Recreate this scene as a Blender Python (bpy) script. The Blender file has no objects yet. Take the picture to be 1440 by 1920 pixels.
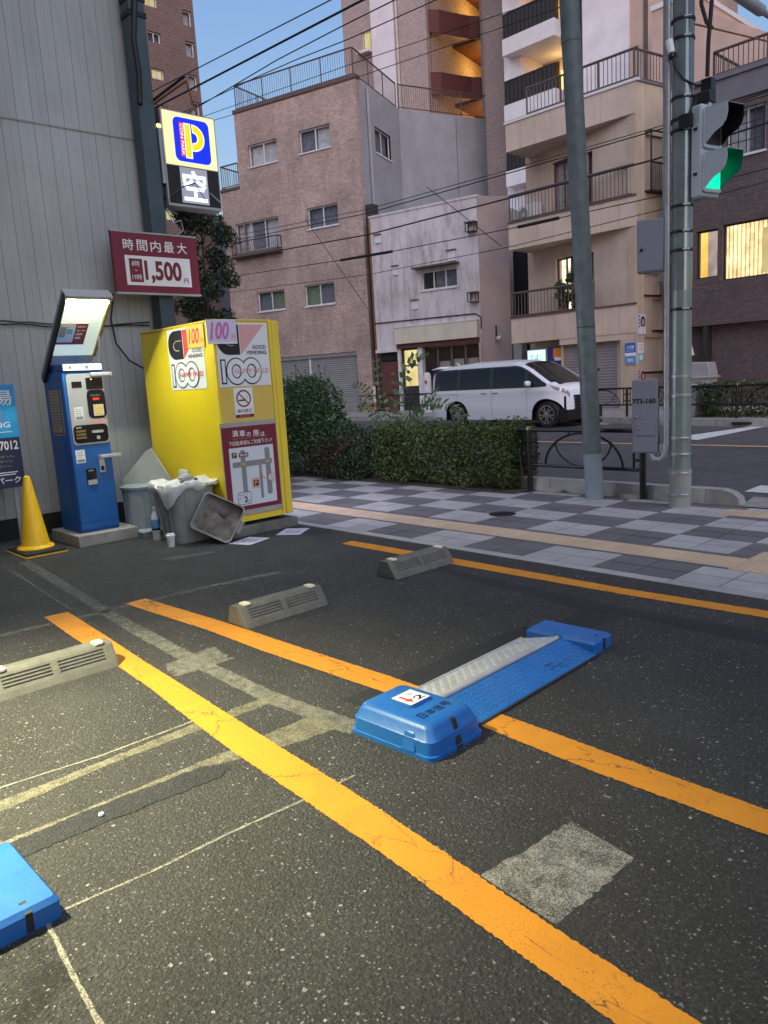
import bpy, bmesh, math, random
import numpy as np
from mathutils import Matrix, Vector

sc = bpy.context.scene
COL = sc.collection
rnd = random.Random(7)

# ------------------------------------------------------------------ camera
YAW, PITCH, ROLL, CAMH = 0.833377573, 0.169819797, -0.0593194727, 1.35
cy, sy = math.cos(YAW), math.sin(YAW)
_f0 = Vector((-sy, cy, 0)); _r0 = Vector((cy, sy, 0)); _u0 = Vector((0, 0, 1))
_f = _f0*math.cos(PITCH) - _u0*math.sin(PITCH)
_u = _u0*math.cos(PITCH) + _f0*math.sin(PITCH)
_r = _r0*math.cos(ROLL) + _u*math.sin(ROLL)
_u2 = -_r0*math.sin(ROLL) + _u*math.cos(ROLL)
cam_d = bpy.data.cameras.new('camera'); cam = bpy.data.objects.new('camera', cam_d); COL.objects.link(cam)
cam.matrix_world = Matrix(((_r.x, _u2.x, -_f.x, 0), (_r.y, _u2.y, -_f.y, 0), (_r.z, _u2.z, -_f.z, CAMH), (0, 0, 0, 1)))
cam_d.sensor_fit = 'VERTICAL'; cam_d.sensor_height = 24.0; cam_d.sensor_width = 18.0
cam_d.lens = 24.0*1433.716/1920.0
cam_d.clip_start = 0.05; cam_d.clip_end = 3000
sc.camera = cam

# ------------------------------------------------------------------ sky and sun (dusk)
SUN_EL, SUN_ROT = 0.0, 132.0
world = bpy.data.worlds.new('World'); sc.world = world; world.use_nodes = True
wn = world.node_tree.nodes; wl = world.node_tree.links
sky = wn.new('ShaderNodeTexSky'); sky.sky_type = 'NISHITA'; sky.sun_disc = False
sky.sun_elevation = math.radians(SUN_EL); sky.sun_rotation = math.radians(SUN_ROT)
sky.altitude = 30; sky.air_density = 1.0; sky.dust_density = 0.5; sky.ozone_density = 2.3
wn['Background'].inputs['Strength'].default_value = 0.15
wl.new(sky.outputs[0], wn['Background'].inputs['Color'])
sun_d = bpy.data.lights.new('sun', 'SUN'); sun_d.energy = 0.33; sun_d.angle = math.radians(100); sun_d.color = (0.96, 0.91, 0.98)
sun = bpy.data.objects.new('sun', sun_d); COL.objects.link(sun)
_sd = Vector((math.sin(math.radians(SUN_ROT))*math.cos(math.radians(48)), math.cos(math.radians(SUN_ROT))*math.cos(math.radians(48)), math.sin(math.radians(48))))
sun.rotation_euler = _sd.to_track_quat('Z', 'Y').to_euler()
sun.location = (6, -6, 30)
sc.view_settings.view_transform = 'Standard'; sc.view_settings.look = 'None'
sc.view_settings.gamma = 1.0; sc.view_settings.use_curve_mapping = False
sc.view_settings.exposure = 3.0
EX = 2**-3.0   # lit signs are set for the exposure above

# ------------------------------------------------------------------ mesh helpers
PW = {}
def link(o): COL.objects.link(o); return o
def tag(o, label=None, cat=None, group=None, kind=None):
    if label: o['label'] = label
    if cat: o['category'] = cat
    if group: o['group'] = group
    if kind: o['kind'] = kind
    return o
def thing(name, label, cat, loc=(0, 0, 0), rz=0, group=None):
    o = link(bpy.data.objects.new(name, None)); o.location = loc; o.rotation_euler = (0, 0, rz)
    o.empty_display_size = 0.1
    PW[o.name] = Matrix.Translation(Vector(loc)) @ Matrix.Rotation(rz, 4, 'Z')
    return tag(o, label, cat, group)
def frame(o, u, n=None):
    """facade frame: x along u, y up, z outward (to the right-hand side of u seen from above)"""
    u = Vector((u[0], u[1], 0)).normalized(); n = Vector((u.y, -u.x, 0))
    return Matrix(((u.x, 0, n.x, o[0]), (u.y, 0, n.y, o[1]), (0, 1, 0, o[2] if len(o) > 2 else 0), (0, 0, 0, 1)))
def FX(x): return frame((x, 0, 0), (0, 1))       # faces +X, coords (Y, Z, out)
def FY(y): return frame((0, y, 0), (1, 0))       # faces -Y, coords (X, Z, out)
ID = Matrix.Identity(4)
class MB:
    def __init__(s, M=ID): s.v = []; s.f = []; s.M = M
    def add(s, vs, fs):
        b = len(s.v); s.v += [s.M @ Vector(p) for p in vs]; s.f += [tuple(b+i for i in f) for f in fs]; return s
    def box(s, a, b):
        x0, y0, z0 = [min(p, q) for p, q in zip(a, b)]; x1, y1, z1 = [max(p, q) for p, q in zip(a, b)]
        return s.add([(x0,y0,z0),(x1,y0,z0),(x1,y1,z0),(x0,y1,z0),(x0,y0,z1),(x1,y0,z1),(x1,y1,z1),(x0,y1,z1)],
                     [(0,3,2,1),(4,5,6,7),(0,1,5,4),(1,2,6,5),(2,3,7,6),(3,0,4,7)])
    def poly(s, pts, z0, z1):
        """prism of an xy polygon (ccw) between z0 and z1"""
        n = len(pts)
        return s.add([(x, y, z0) for x, y in pts]+[(x, y, z1) for x, y in pts],
                     [tuple(range(n-1, -1, -1)), tuple(range(n, 2*n))]+[(i, (i+1) % n, n+(i+1) % n, n+i) for i in range(n)])
    def sheet(s, pts, z=0):
        return s.add([(p[0], p[1], z) for p in pts], [tuple(range(len(pts)))])
    def hexa(s, lo, hi):
        return s.add(list(lo)+list(hi), [(3,2,1,0),(4,5,6,7),(0,1,5,4),(1,2,6,5),(2,3,7,6),(3,0,4,7)])
    def tube(s, pts, r, seg=8, caps=True):
        pts = [Vector(p) for p in pts]; rs = r if isinstance(r, (list, tuple)) else [r]*len(pts)
        vs = []; fs = []; up = None
        for i, p in enumerate(pts):
            t = (pts[min(i+1, len(pts)-1)]-pts[max(i-1, 0)]).normalized()
            if up is None: up = Vector((0, 0, 1)) if abs(t.z) < .9 else Vector((1, 0, 0))
            a = t.cross(up); a = a.normalized() if a.length > 1e-6 else Vector((1, 0, 0)); b = a.cross(t).normalized(); up = b
            for k in range(seg):
                an = 2*math.pi*k/seg; vs.append(p+(a*math.cos(an)+b*math.sin(an))*rs[i])
        for i in range(len(pts)-1):
            for k in range(seg):
                k2 = (k+1) % seg; fs.append((i*seg+k, (i+1)*seg+k, (i+1)*seg+k2, i*seg+k2))
        if caps:
            fs.append(tuple(range(seg))); fs.append(tuple((len(pts)-1)*seg+k for k in range(seg-1, -1, -1)))
        return s.add(vs, fs)
    def lathe(s, prof, c=(0, 0, 0), seg=20, sq=None, caps=True):
        """profile (r,z) about vertical axis; sq = superellipse exponent for squarish sections"""
        vs = []; fs = []
        for r, z in prof:
            for k in range(seg):
                an = 2*math.pi*k/seg; ca, sa = math.cos(an), math.sin(an); m = 1
                if sq: m = (abs(ca)**sq+abs(sa)**sq)**(-1/sq)
                vs.append((c[0]+r*m*ca, c[1]+r*m*sa, c[2]+z))
        for i in range(len(prof)-1):
            for k in range(seg):
                k2 = (k+1) % seg; fs.append((i*seg+k, i*seg+k2, (i+1)*seg+k2, (i+1)*seg+k))
        if caps: fs.append(tuple(range(seg-1, -1, -1))); fs.append(tuple((len(prof)-1)*seg+k for k in range(seg)))
        return s.add(vs, fs)
    def mesh(s, name, m, smooth=False):
        me = bpy.data.meshes.new(name); me.from_pydata([tuple(v) for v in s.v], [], s.f); me.validate(); me.update()
        if m: me.materials.append(MAT[m] if isinstance(m, str) else m)
        if smooth: me.polygons.foreach_set('use_smooth', [True]*len(me.polygons))
        return me
    def build(s, name, m, parent=None, smooth=False, bevel=0, seg=2, kind=None):
        if parent is not None:
            inv = PW[parent.name].inverted(); s.v = [inv @ v for v in s.v]
        o = link(bpy.data.objects.new(name, s.mesh(name, m, smooth)))
        if parent is not None: o.parent = parent; PW[o.name] = PW[parent.name]
        else: PW[o.name] = ID
        if bevel:
            b = o.modifiers.new('bevel', 'BEVEL'); b.width = bevel; b.segments = seg; b.limit_method = 'ANGLE'; b.angle_limit = math.radians(40)
        if smooth or bevel:
            try: o.data.set_sharp_from_angle(angle=math.radians(38)); o.data.polygons.foreach_set('use_smooth', [True]*len(o.data.polygons))
            except Exception: pass
        if kind: o['kind'] = kind
        return o
def B(name, m, parent, a, b, F=ID, **k): return MB(F).box(a, b).build(name, m, parent, **k)
def children(o): return [c for c in COL.objects if c.parent == o]
def dup(root, loc, rz=None, label=None, group=None):
    r = link(root.copy()); r.location = loc
    if rz is not None: r.rotation_euler = (0, 0, rz)
    if label: r['label'] = label
    if group: r['group'] = group
    PW[r.name] = Matrix.Translation(Vector(loc)) @ Matrix.Rotation(r.rotation_euler.z, 4, 'Z')
    for ch in children(root):
        c = link(ch.copy()); c.parent = r
        for g_ in children(ch):
            d = link(g_.copy()); d.parent = c
    return r
def loc2(o):  # keep origin at base: children hold world coordinates relative to the parent
    return o
def rrect(x0, y0, x1, y1, r, n=5):
    pts = []
    for cx, cy_, a0 in ((x1-r, y0+r, -90), (x1-r, y1-r, 0), (x0+r, y1-r, 90), (x0+r, y0+r, 180)):
        for i in range(n+1):
            a = math.radians(a0+90*i/n); pts.append((cx+r*math.cos(a), cy_+r*math.sin(a)))
    return pts
def circ(cx, cy_, r, n=24, a0=0, a1=360):
    m = n if a1-a0 >= 360 else n+1
    return [(cx+r*math.cos(math.radians(a0+(a1-a0)*i/n)), cy_+r*math.sin(math.radians(a0+(a1-a0)*i/n))) for i in range(m)]
def pl(name, m, parent, F, pts, d=0.002, th=0.002, **k):
    return MB(F).poly(pts, d, d+th).build(name, m, parent, **k)
def rc(name, m, parent, F, x0, y0, x1, y1, d=0.002, th=0.002, **k):
    return MB(F).box((x0, y0, d), (x1, y1, d+th)).build(name, m, parent, **k)
_tc = {}
def text(parent, s, F, x, y, w, h, m, d=0.005, bold=0.0, name='lettering', rot=0, shear=0):
    """flat lettering fitted to the box (x,y,w,h) of frame F"""
    key = (s, bold, shear)
    if key not in _tc:
        cu = bpy.data.curves.new('txt', 'FONT'); cu.body = s; cu.size = 1; cu.offset = bold; cu.shear = shear; cu.resolution_u = 3
        ob = link(bpy.data.objects.new('txt', cu)); dg = bpy.context.evaluated_depsgraph_get(); dg.update()
        me = bpy.data.meshes.new_from_object(ob.evaluated_get(dg))
        vs = [tuple(v.co) for v in me.vertices]; fs = [tuple(p.vertices) for p in me.polygons]
        bpy.data.objects.remove(ob); bpy.data.curves.remove(cu); bpy.data.meshes.remove(me)
        _tc[key] = (vs, fs)
    vs, fs = _tc[key]
    if not vs: return None
    if rot:
        a = math.radians(rot); vs = [(p[0]*math.cos(a)-p[1]*math.sin(a), p[0]*math.sin(a)+p[1]*math.cos(a), 0) for p in vs]
    x0 = min(p[0] for p in vs); x1 = max(p[0] for p in vs); y0 = min(p[1] for p in vs); y1 = max(p[1] for p in vs)
    b = MB(F); b.add([(x+(p[0]-x0)/(x1-x0)*w, y+(p[1]-y0)/(y1-y0)*h, d) for p in vs], fs)
    return b.build(name, m, parent)

# ------------------------------------------------------------------ materials
MAT = {}
class NT:
    def __init__(s, name):
        s.m = bpy.data.materials.new(name); s.m.use_nodes = True; s.t = s.m.node_tree; s.n = s.t.nodes; s.p = s.n['Principled BSDF']; s.out = s.n['Material Output']; MAT[name] = s.m
    def N(s, t, **k):
        n = s.n.new(t)
        for a, b in k.items():
            if a.startswith('i_'): n.inputs[a[2:].replace('_', ' ')].default_value = b
            else: setattr(n, a, b)
        return n
    def L(s, a, b): s.t.links.new(a, b)
    def coord(s, kind='Object'):
        if not hasattr(s, '_tc'): s._tc = s.N('ShaderNodeTexCoord')
        return s._tc.outputs[kind]
    def pos(s):
        return s.N('ShaderNodeNewGeometry').outputs['Position']
    def noise(s, scale, detail=4, rough=.6, vec=None, dist=0):
        n = s.N('ShaderNodeTexNoise'); n.inputs['Scale'].default_value = scale; n.inputs['Detail'].default_value = detail; n.inputs['Roughness'].default_value = rough; n.inputs['Distortion'].default_value = dist
        s.L(vec if vec is not None else s.coord(), n.inputs['Vector']); return n.outputs['Fac']
    def ramp(s, fac, stops, interp='LINEAR'):
        r = s.N('ShaderNodeValToRGB'); r.color_ramp.interpolation = interp; e = r.color_ramp.elements
        while len(e) < len(stops): e.new(0.5)
        for i, (p, c) in enumerate(stops):
            e[i].position = p; e[i].color = (c, c, c, 1) if isinstance(c, (int, float)) else (*c[:3], 1)
        s.L(fac, r.inputs[0]); return r.outputs[0]
    def mix(s, fac, a, b, mode='MIX'):
        m = s.N('ShaderNodeMix', data_type='RGBA', blend_type=mode)
        for sock, v in ((m.inputs[0], fac), (m.inputs[6], a), (m.inputs[7], b)):
            if hasattr(v, 'is_output') or isinstance(v, bpy.types.NodeSocket): s.L(v, sock)
            elif isinstance(v, (int, float)): sock.default_value = v if sock.type == 'VALUE' else (v, v, v, 1)
            else: sock.default_value = (*v[:3], 1)
        return m.outputs[2]
    def math(s, op, a, b=None):
        m = s.N('ShaderNodeMath', operation=op)
        for i, v in enumerate((a, b)):
            if v is None: continue
            if isinstance(v, (int, float)): m.inputs[i].default_value = v
            else: s.L(v, m.inputs[i])
        return m.outputs[0]
    def bump(s, h, strength=.3, dist=.01):
        b = s.N('ShaderNodeBump'); b.inputs['Strength'].default_value = strength; b.inputs['Distance'].default_value = dist
        s.L(h, b.inputs['Height']); s.L(b.outputs[0], s.p.inputs['Normal'])
    def col(s, c):
        if isinstance(c, bpy.types.NodeSocket): s.L(c, s.p.inputs['Base Color'])
        else: s.p.inputs['Base Color'].default_value = (*c, 1)
    def set(s, **k):
        for a, b in k.items():
            i = s.p.inputs[a.replace('_', ' ')]
            if isinstance(b, bpy.types.NodeSocket): s.L(b, i)
            else: i.default_value = b
def M(name, col, rough=.6, metal=0, var=.18, vs=2.5, bump=0, bs=80, rndv=0, dirt=0, dirtc=(.05, .045, .04), emit=None, es=0, coat=0, world=False):
    t = NT(name); t.set(Roughness=rough, Metallic=metal)
    vec = t.pos() if world else t.coord()
    c = col
    if var:
        n = t.noise(vs, 6, .65, vec); lo = tuple(x*(1-var) for x in col); hi = tuple(min(1, x*(1+var)) for x in col)
        c = t.ramp(n, [(.3, lo), (.7, hi)])
    if rndv:
        oi = t.N('ShaderNodeObjectInfo'); k = t.ramp(oi.outputs['Random'], [(0, 1-rndv), (1, 1.0)]); c = t.mix(1.0, c, k, 'MULTIPLY')
    if dirt:
        mp = t.N('ShaderNodeMapping'); mp.inputs['Scale'].default_value = (2.2, 2.2, .55); t.L(vec, mp.inputs[0])
        d = t.noise(1.1, 9, .72, mp.outputs[0]); f = t.ramp(d, [(.47, 0.), (.68, dirt)]); c = t.mix(f, c, dirtc)
    t.col(c)
    if bump: t.bump(t.noise(bs, 5, .6, vec), bump, .006)
    if emit: t.set(Emission_Color=(*emit, 1), Emission_Strength=es*EX)
    if coat: t.set(Coat_Weight=coat)
    return t
def EM(name, col, s):
    t = NT(name); t.set(Roughness=.5); t.col(tuple(min(.8, x*.6) for x in col)); t.set(Emission_Color=(*col, 1), Emission_Strength=s*EX); return t

# asphalt of the lot: coarse aggregate with pale stones
def asphalt(name, base, sp, scale, amount):
    t = NT(name); P_ = t.pos()
    wob = t.N('ShaderNodeTexNoise'); wob.inputs['Scale'].default_value = scale*1.6; t.L(P_, wob.inputs['Vector'])
    vm = t.N('ShaderNodeVectorMath', operation='MULTIPLY_ADD'); t.L(wob.outputs['Color'], vm.inputs[0]); vm.inputs[1].default_value = (.9/scale,)*3; t.L(P_, vm.inputs[2]); V_ = vm.outputs[0]
    v = t.N('ShaderNodeTexVoronoi'); v.inputs['Scale'].default_value = scale; t.L(V_, v.inputs['Vector'])
    r1 = t.N('ShaderNodeSeparateColor'); t.L(v.outputs['Color'], r1.inputs[0])
    m = t.math('MULTIPLY', t.math('GREATER_THAN', r1.outputs[0], 1-amount), t.math('LESS_THAN', v.outputs['Distance'], t.math('ADD', t.math('MULTIPLY', r1.outputs[2], .30), .12)))
    v2 = t.N('ShaderNodeTexVoronoi'); v2.inputs['Scale'].default_value = scale*.45; t.L(V_, v2.inputs['Vector'])
    r2 = t.N('ShaderNodeSeparateColor'); t.L(v2.outputs['Color'], r2.inputs[0])
    m2 = t.math('MULTIPLY', t.math('GREATER_THAN', r2.outputs[1], 1-amount*.22), t.math('LESS_THAN', v2.outputs['Distance'], t.math('ADD', t.math('MULTIPLY', r2.outputs[2], .22), .16)))
    big = t.noise(.45, 7, .62, P_); fine = t.noise(70, 7, .78, P_); mid = t.noise(3.2, 6, .7, P_)
    c = t.ramp(fine, [(.34, tuple(x*.35 for x in base)), (.5, base), (.68, tuple(x*2.7 for x in base))])
    c = t.mix(1.0, c, t.ramp(big, [(.3, .62), (.72, 1.25)]), 'MULTIPLY'); c = t.mix(1.0, c, t.ramp(mid, [(.3, .72), (.7, 1.18)]), 'MULTIPLY')
    wear = t.ramp(t.noise(1.1, 5, .6, P_), [(.3, .45), (.6, 1.)])
    c = t.mix(t.math('MULTIPLY', m, wear), c, t.mix(t.math('POWER', r1.outputs[1], 2.6), tuple(x*.16 for x in sp), sp)); c = t.mix(t.math('MULTIPLY', m2, wear), c, t.mix(r2.outputs[0], tuple(x*.45 for x in sp), sp))
    t.col(c); t.set(Roughness=t.ramp(fine, [(.3, .66), (.7, .92)]))
    h = t.math('ADD', t.math('MULTIPLY', v.outputs['Distance'], -1.0), fine); t.bump(h, .95, .007)
    return t
asphalt('asphalt_lot', (.031, .0305, .030), (.38, .375, .35), 112, .50)
asphalt('asphalt_road', (.075, .075, .08), (.22, .22, .23), 125, .34)
asphalt('asphalt_patch', (.020, .022, .027), (.10, .10, .10), 120, .05)
asphalt('asphalt_dark', (.036, .036, .038), (.20, .20, .2), 110, .08)

def worn(name, col, cover, scale=16, stone=.5):
    """paint or slurry rubbed down to the asphalt"""
    t = NT(name); P_ = t.pos(); n = t.noise(scale, 8, .75, P_); n2 = t.noise(210, 3, .7, P_)
    f = t.math('ADD', t.math('MULTIPLY', n, .45), t.math('MULTIPLY', n2, .55))
    a = t.ramp(f, [(cover-.09, 0.), (cover+.09, .92)])
    t.col(t.mix(n2, tuple(x*.7 for x in col), col)); t.set(Roughness=.9, Alpha=a); t.bump(n2, .4, .004)
    return t
worn('worn_pale', (.21, .205, .175), .47); worn('worn_faint', (.17, .17, .155), .49); worn('worn_yellow', (.21, .195, .14), .47); worn('worn_white', (.30, .285, .24), .44, 30)
worn('worn_concrete', (.36, .35, .32), .50, 12); worn('oil', (.014, .014, .014), .56, 5)
def paint(name, col, crack=True):
    t = NT(name); P_ = t.pos(); n = t.noise(6, 6, .6, P_); f = t.noise(90, 4, .6, P_)
    c = t.ramp(n, [(.3, tuple(x*.86 for x in col)), (.7, col)])
    c = t.mix(t.ramp(f, [(.67, 0.), (.74, .7)]), c, tuple(x*.35 for x in col))
    if crack:
        mp = t.N('ShaderNodeMapping'); mp.inputs['Scale'].default_value = (1.0, 2.8, 1); t.L(P_, mp.inputs[0])
        w = t.N('ShaderNodeTexNoise'); w.inputs['Scale'].default_value = 9; t.L(mp.outputs[0], w.inputs['Vector'])
        vm = t.N('ShaderNodeVectorMath', operation='MULTIPLY_ADD'); t.L(w.outputs['Color'], vm.inputs[0]); vm.inputs[1].default_value = (.16, .16, .16); t.L(mp.outputs[0], vm.inputs[2])
        v = t.N('ShaderNodeTexVoronoi', feature='DISTANCE_TO_EDGE'); v.inputs['Scale'].default_value = 1.9; t.L(vm.outputs[0], v.inputs['Vector'])
        k = t.ramp(v.outputs['Distance'], [(.003, 1.), (.010, 0.)]); k2 = t.math('MULTIPLY', k, t.ramp(t.noise(3.1, 4, .6, P_), [(.42, 0.), (.55, .85)]))
        c = t.mix(k2, c, (.05, .035, .02))
    g_ = t.noise(2.2, 7, .7, P_); c = t.mix(t.ramp(g_, [(.5, 0.), (.75, .38)]), c, tuple(x*.42 for x in col))
    pit = t.math('MULTIPLY', t.ramp(t.noise(170, 2, .6, P_), [(.60, 0.), (.68, 1.)]), t.ramp(t.noise(5, 5, .7, P_), [(.45, 0.), (.62, .8)])); c = t.mix(pit, c, (.045, .042, .038))
    t.col(c); t.set(Roughness=.78); t.bump(f, .5, .005); return t
paint('orange_paint', (.62, .240, .010)); paint('orange_road', (.55, .30, .16), False); paint('white_paint', (.62, .62, .60), False)

M('concrete', (.27, .26, .24), .9, bump=.4, bs=45, var=.28, vs=5, dirt=.35); M('concrete_dark', (.16, .155, .14), .9, bump=.4, bs=60, var=.3, vs=6, dirt=.4)
M('wheelstop', (.125, .124, .108), .92, bump=.5, bs=90, var=.25, vs=9); M('kerb', (.33, .33, .31), .9, bump=.35, bs=50, var=.25, vs=4, rndv=.18, world=True)
M('paver_light', (.335, .33, .335), .85, bump=.25, bs=120, var=.14, vs=3, rndv=.14, world=True); M('paver_dark', (.115, .112, .12), .82, bump=.25, bs=120, var=.16, vs=3, rndv=.16, world=True)
M('paver_bed', (.07, .07, .072), .95, world=True); M('tactile', (.47, .355, .245), .8, bump=.2, bs=100, var=.14, vs=2, rndv=.12, world=True)
M('soil', (.06, .045, .032), .95, bump=.6, bs=30, var=.4); M('ground_far', (.10, .10, .10), .95)
M('siding', (.40, .415, .41), .6, metal=0, var=.12, vs=.8, dirt=.18, dirtc=(.16, .15, .13), rndv=.07, world=True)
M('siding_trim', (.30, .29, .26), .5); M('black_base', (.012, .012, .013), .7)
M('steel_blue', (.06, .085, .10), .4, metal=.3, var=.2); M('dark_metal', (.02, .02, .022), .45, metal=.4); M('galv', (.34, .37, .39), .45, metal=.5, var=.2, vs=6); M('alu', (.62, .63, .64), .3, metal=.9, var=.06)
M('black_paint', (.008, .0075, .0075), .38, var=.1); M('rubber', (.02, .02, .02), .85); M('cable', (.008, .008, .009), .6, var=0)
M('pole_green', (.095, .125, .128), .55, var=.3, vs=9, dirt=.3, dirtc=(.13, .15, .15)); M('pole_grey', (.20, .26, .30), .6, var=.15)
M('sig_pole', (.18, .235, .225), .35, metal=.2, var=.14, vs=7); M('sig_wrap', (.19, .23, .235), .12, metal=.35, var=.2, vs=5); M('sig_pole_base', (.26, .27, .26), .75, var=.2)
M('box_grey', (.18, .195, .24), .5, var=.08); M('sig_house', (.36, .42, .46), .4, var=.05); M('visor_black', (.006, .006, .006), .5, var=0); M('visor_lit_green', (.006, .12, .07), .35, var=0)
M('pipe_grey', (.30, .30, .32), .6, var=.1); EM('header_lit', (.85, .95, 1.), 1.0); M('brass', (.35, .27, .12), .35, metal=.9)
M('yellow', (.80, .60, .012), .38, var=.06, vs=1.5); M('yellow_faded', (.66, .48, .10), .5, var=.08, vs=2); M('yellow_trim', (.76, .58, .05), .4, var=.06); M('white_panel', (.74, .76, .76), .45, var=.03); M('navy', (.012, .016, .05), .5, var=0); M('print_black', (.012, .012, .014), .55, var=0)
M('print_red', (.60, .05, .04), .55, var=0); M('print_pink', (.66, .36, .34), .6, var=0); M('print_pink2', (.55, .17, .42), .6, var=0); M('print_orange', (.80, .24, .02), .5, var=0); M('maroon', (.17, .012, .03), .5, var=.06); M('print_grey', (.22, .235, .24), .6, var=0); M('print_yellow', (.75, .52, .08), .5, var=0); M('print_white', (.78, .78, .78), .5, var=0)
M('print_lilac', (.62, .58, .72), .5, var=0); M('mapwhite', (.62, .66, .70), .5, var=.03); M('alu_frame', (.38, .38, .37), .5, metal=.3)
M('pay_blue', (.008, .062, .27), .4, var=.05, vs=1); M('pay_blue2', (.012, .10, .34), .4, var=.05); M('pay_silver', (.52, .53, .55), .35, metal=.5, var=.04); M('tan_label', (.46, .34, .20), .7, var=.08); M('gloss_black', (.008, .008, .010), .2, var=0)
M('sign_blue', (.02, .32, .62), .45, var=.12, vs=4); M('sign_navy', (.018, .022, .07), .5, var=0)
M('bin_grey', (.28, .29, .28), .55, var=.16, vs=5, dirt=.3); M('bin_blue', (.28, .34, .37), .5, var=.16, vs=5, dirt=.25); M('lid_inside', (.15, .14, .12), .7, var=.6, vs=9, dirt=.95, dirtc=(.03, .025, .02)); M('bag', (.62, .63, .61), .35, var=.06)
M('rust', (.22, .09, .03), .8, var=.4); M('cone_yellow', (.78, .46, .012), .5, var=.08, vs=5); M('cup_white', (.72, .73, .72), .5, var=0); M('reflector', (.80, .74, .52), .35, var=.05)
M('flap_blue', (.011, .112, .39), .42, var=.12, vs=9, bump=.12, bs=40, dirt=.4, dirtc=(.05, .17, .36)); M('plate_blue', (.012, .125, .41), .45, metal=.1, var=.14, vs=8, dirt=.45, dirtc=(.05, .14, .30)); M('plate_alu', (.47, .48, .50), .4, metal=.35, var=.16, vs=9, dirt=.2, dirtc=(.26, .26, .26))
M('scuff', (.02, .03, .05), .7)
# facades
def tiles(name, c1, c2, mort, sw, sh, var=.3, dirt=.4, ms=.012):
    t = NT(name); b = t.N('ShaderNodeTexBrick'); b.inputs['Scale'].default_value = 1; b.inputs['Brick Width'].default_value = sw; b.inputs['Row Height'].default_value = sh; b.inputs['Mortar Size'].default_value = ms
    b.inputs['Color1'].default_value = (*c1, 1); b.inputs['Color2'].default_value = (*c2, 1); b.inputs['Mortar'].default_value = (*mort, 1)
    cs = t.N('ShaderNodeSeparateXYZ'); t.L(t.coord(), cs.inputs[0]); cb = t.N('ShaderNodeCombineXYZ')
    t.L(t.math('ADD', cs.outputs[0], cs.outputs[1]), cb.inputs[0]); t.L(cs.outputs[2], cb.inputs[1]); t.L(cb.outputs[0], b.inputs['Vector'])
    c = t.mix(1.0, b.outputs[0], t.ramp(t.noise(.5, 7, .7), [(.3, 1-var), (.7, 1+var*.5)]), 'MULTIPLY')
    mp = t.N('ShaderNodeMapping'); mp.inputs['Scale'].default_value = (3.5, 3.5, .35); t.L(t.coord(), mp.inputs[0])
    c = t.mix(t.ramp(t.noise(1.3, 8, .7, mp.outputs[0]), [(.5, 0.), (.75, dirt)]), c, tuple(x*.45 for x in c2))
    c = t.mix(1.0, c, t.ramp(t.noise(9, 4, .6), [(.35, .82), (.65, 1.12)]), 'MULTIPLY')
    t.col(c); t.set(Roughness=.75); t.bump(b.outputs['Fac'], -.4, .01); return t
tiles('tile_brown', (.54, .385, .33), (.42, .295, .25), (.36, .27, .24), .22, .075, .42, .5); tiles('brick_dark', (.145, .105, .10), (.10, .075, .075), (.085, .068, .066), .22, .07, .2, .25)
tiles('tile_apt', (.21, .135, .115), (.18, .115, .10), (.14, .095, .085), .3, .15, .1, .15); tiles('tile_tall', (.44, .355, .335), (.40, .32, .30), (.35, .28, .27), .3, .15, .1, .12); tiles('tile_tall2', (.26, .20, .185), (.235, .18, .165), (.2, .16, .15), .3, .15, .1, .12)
def stucco(name, col, dirt, dc, bs=40): return M(name, col, .9, var=.14, vs=.9, bump=.25, bs=bs, dirt=dirt, dirtc=dc)
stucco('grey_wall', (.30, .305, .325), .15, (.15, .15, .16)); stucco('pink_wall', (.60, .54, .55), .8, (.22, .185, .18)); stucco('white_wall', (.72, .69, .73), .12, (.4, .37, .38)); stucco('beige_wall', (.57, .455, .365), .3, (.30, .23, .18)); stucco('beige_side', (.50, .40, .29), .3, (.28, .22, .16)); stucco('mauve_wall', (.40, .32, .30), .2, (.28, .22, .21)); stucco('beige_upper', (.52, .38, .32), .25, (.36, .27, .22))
M('redbrown', (.12, .035, .03), .7, var=.2); M('brown_rail', (.10, .07, .065), .6); M('white_trim', (.66, .65, .66), .6, var=.06); M('frame_alu', (.66, .66, .67), .45, metal=.1); M('frame_dark', (.03, .026, .026), .5)
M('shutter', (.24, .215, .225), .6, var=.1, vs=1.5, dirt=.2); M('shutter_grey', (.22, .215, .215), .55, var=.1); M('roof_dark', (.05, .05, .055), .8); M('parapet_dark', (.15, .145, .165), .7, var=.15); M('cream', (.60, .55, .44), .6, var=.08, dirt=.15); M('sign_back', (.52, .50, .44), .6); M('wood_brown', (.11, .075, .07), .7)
def glass(name, col, rough=.08):
    t = NT(name); t.col(col); t.set(Roughness=rough, Alpha=.16); t.set(IOR=1.5); return t
glass('glass', (.03, .035, .045)); glass('glass_car', (.012, .013, .016), .05); MAT['glass_car'].node_tree.nodes['Principled BSDF'].inputs['Alpha'].default_value = .93
M('curtain_white', (.80, .81, .86), .9, var=.25, vs=6); M('curtain_grey', (.24, .25, .30), .9, var=.3, vs=5); M('curtain_green', (.26, .36, .24), .9, var=.2, vs=4); M('interior_dark', (.018, .017, .018), .9)
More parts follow.
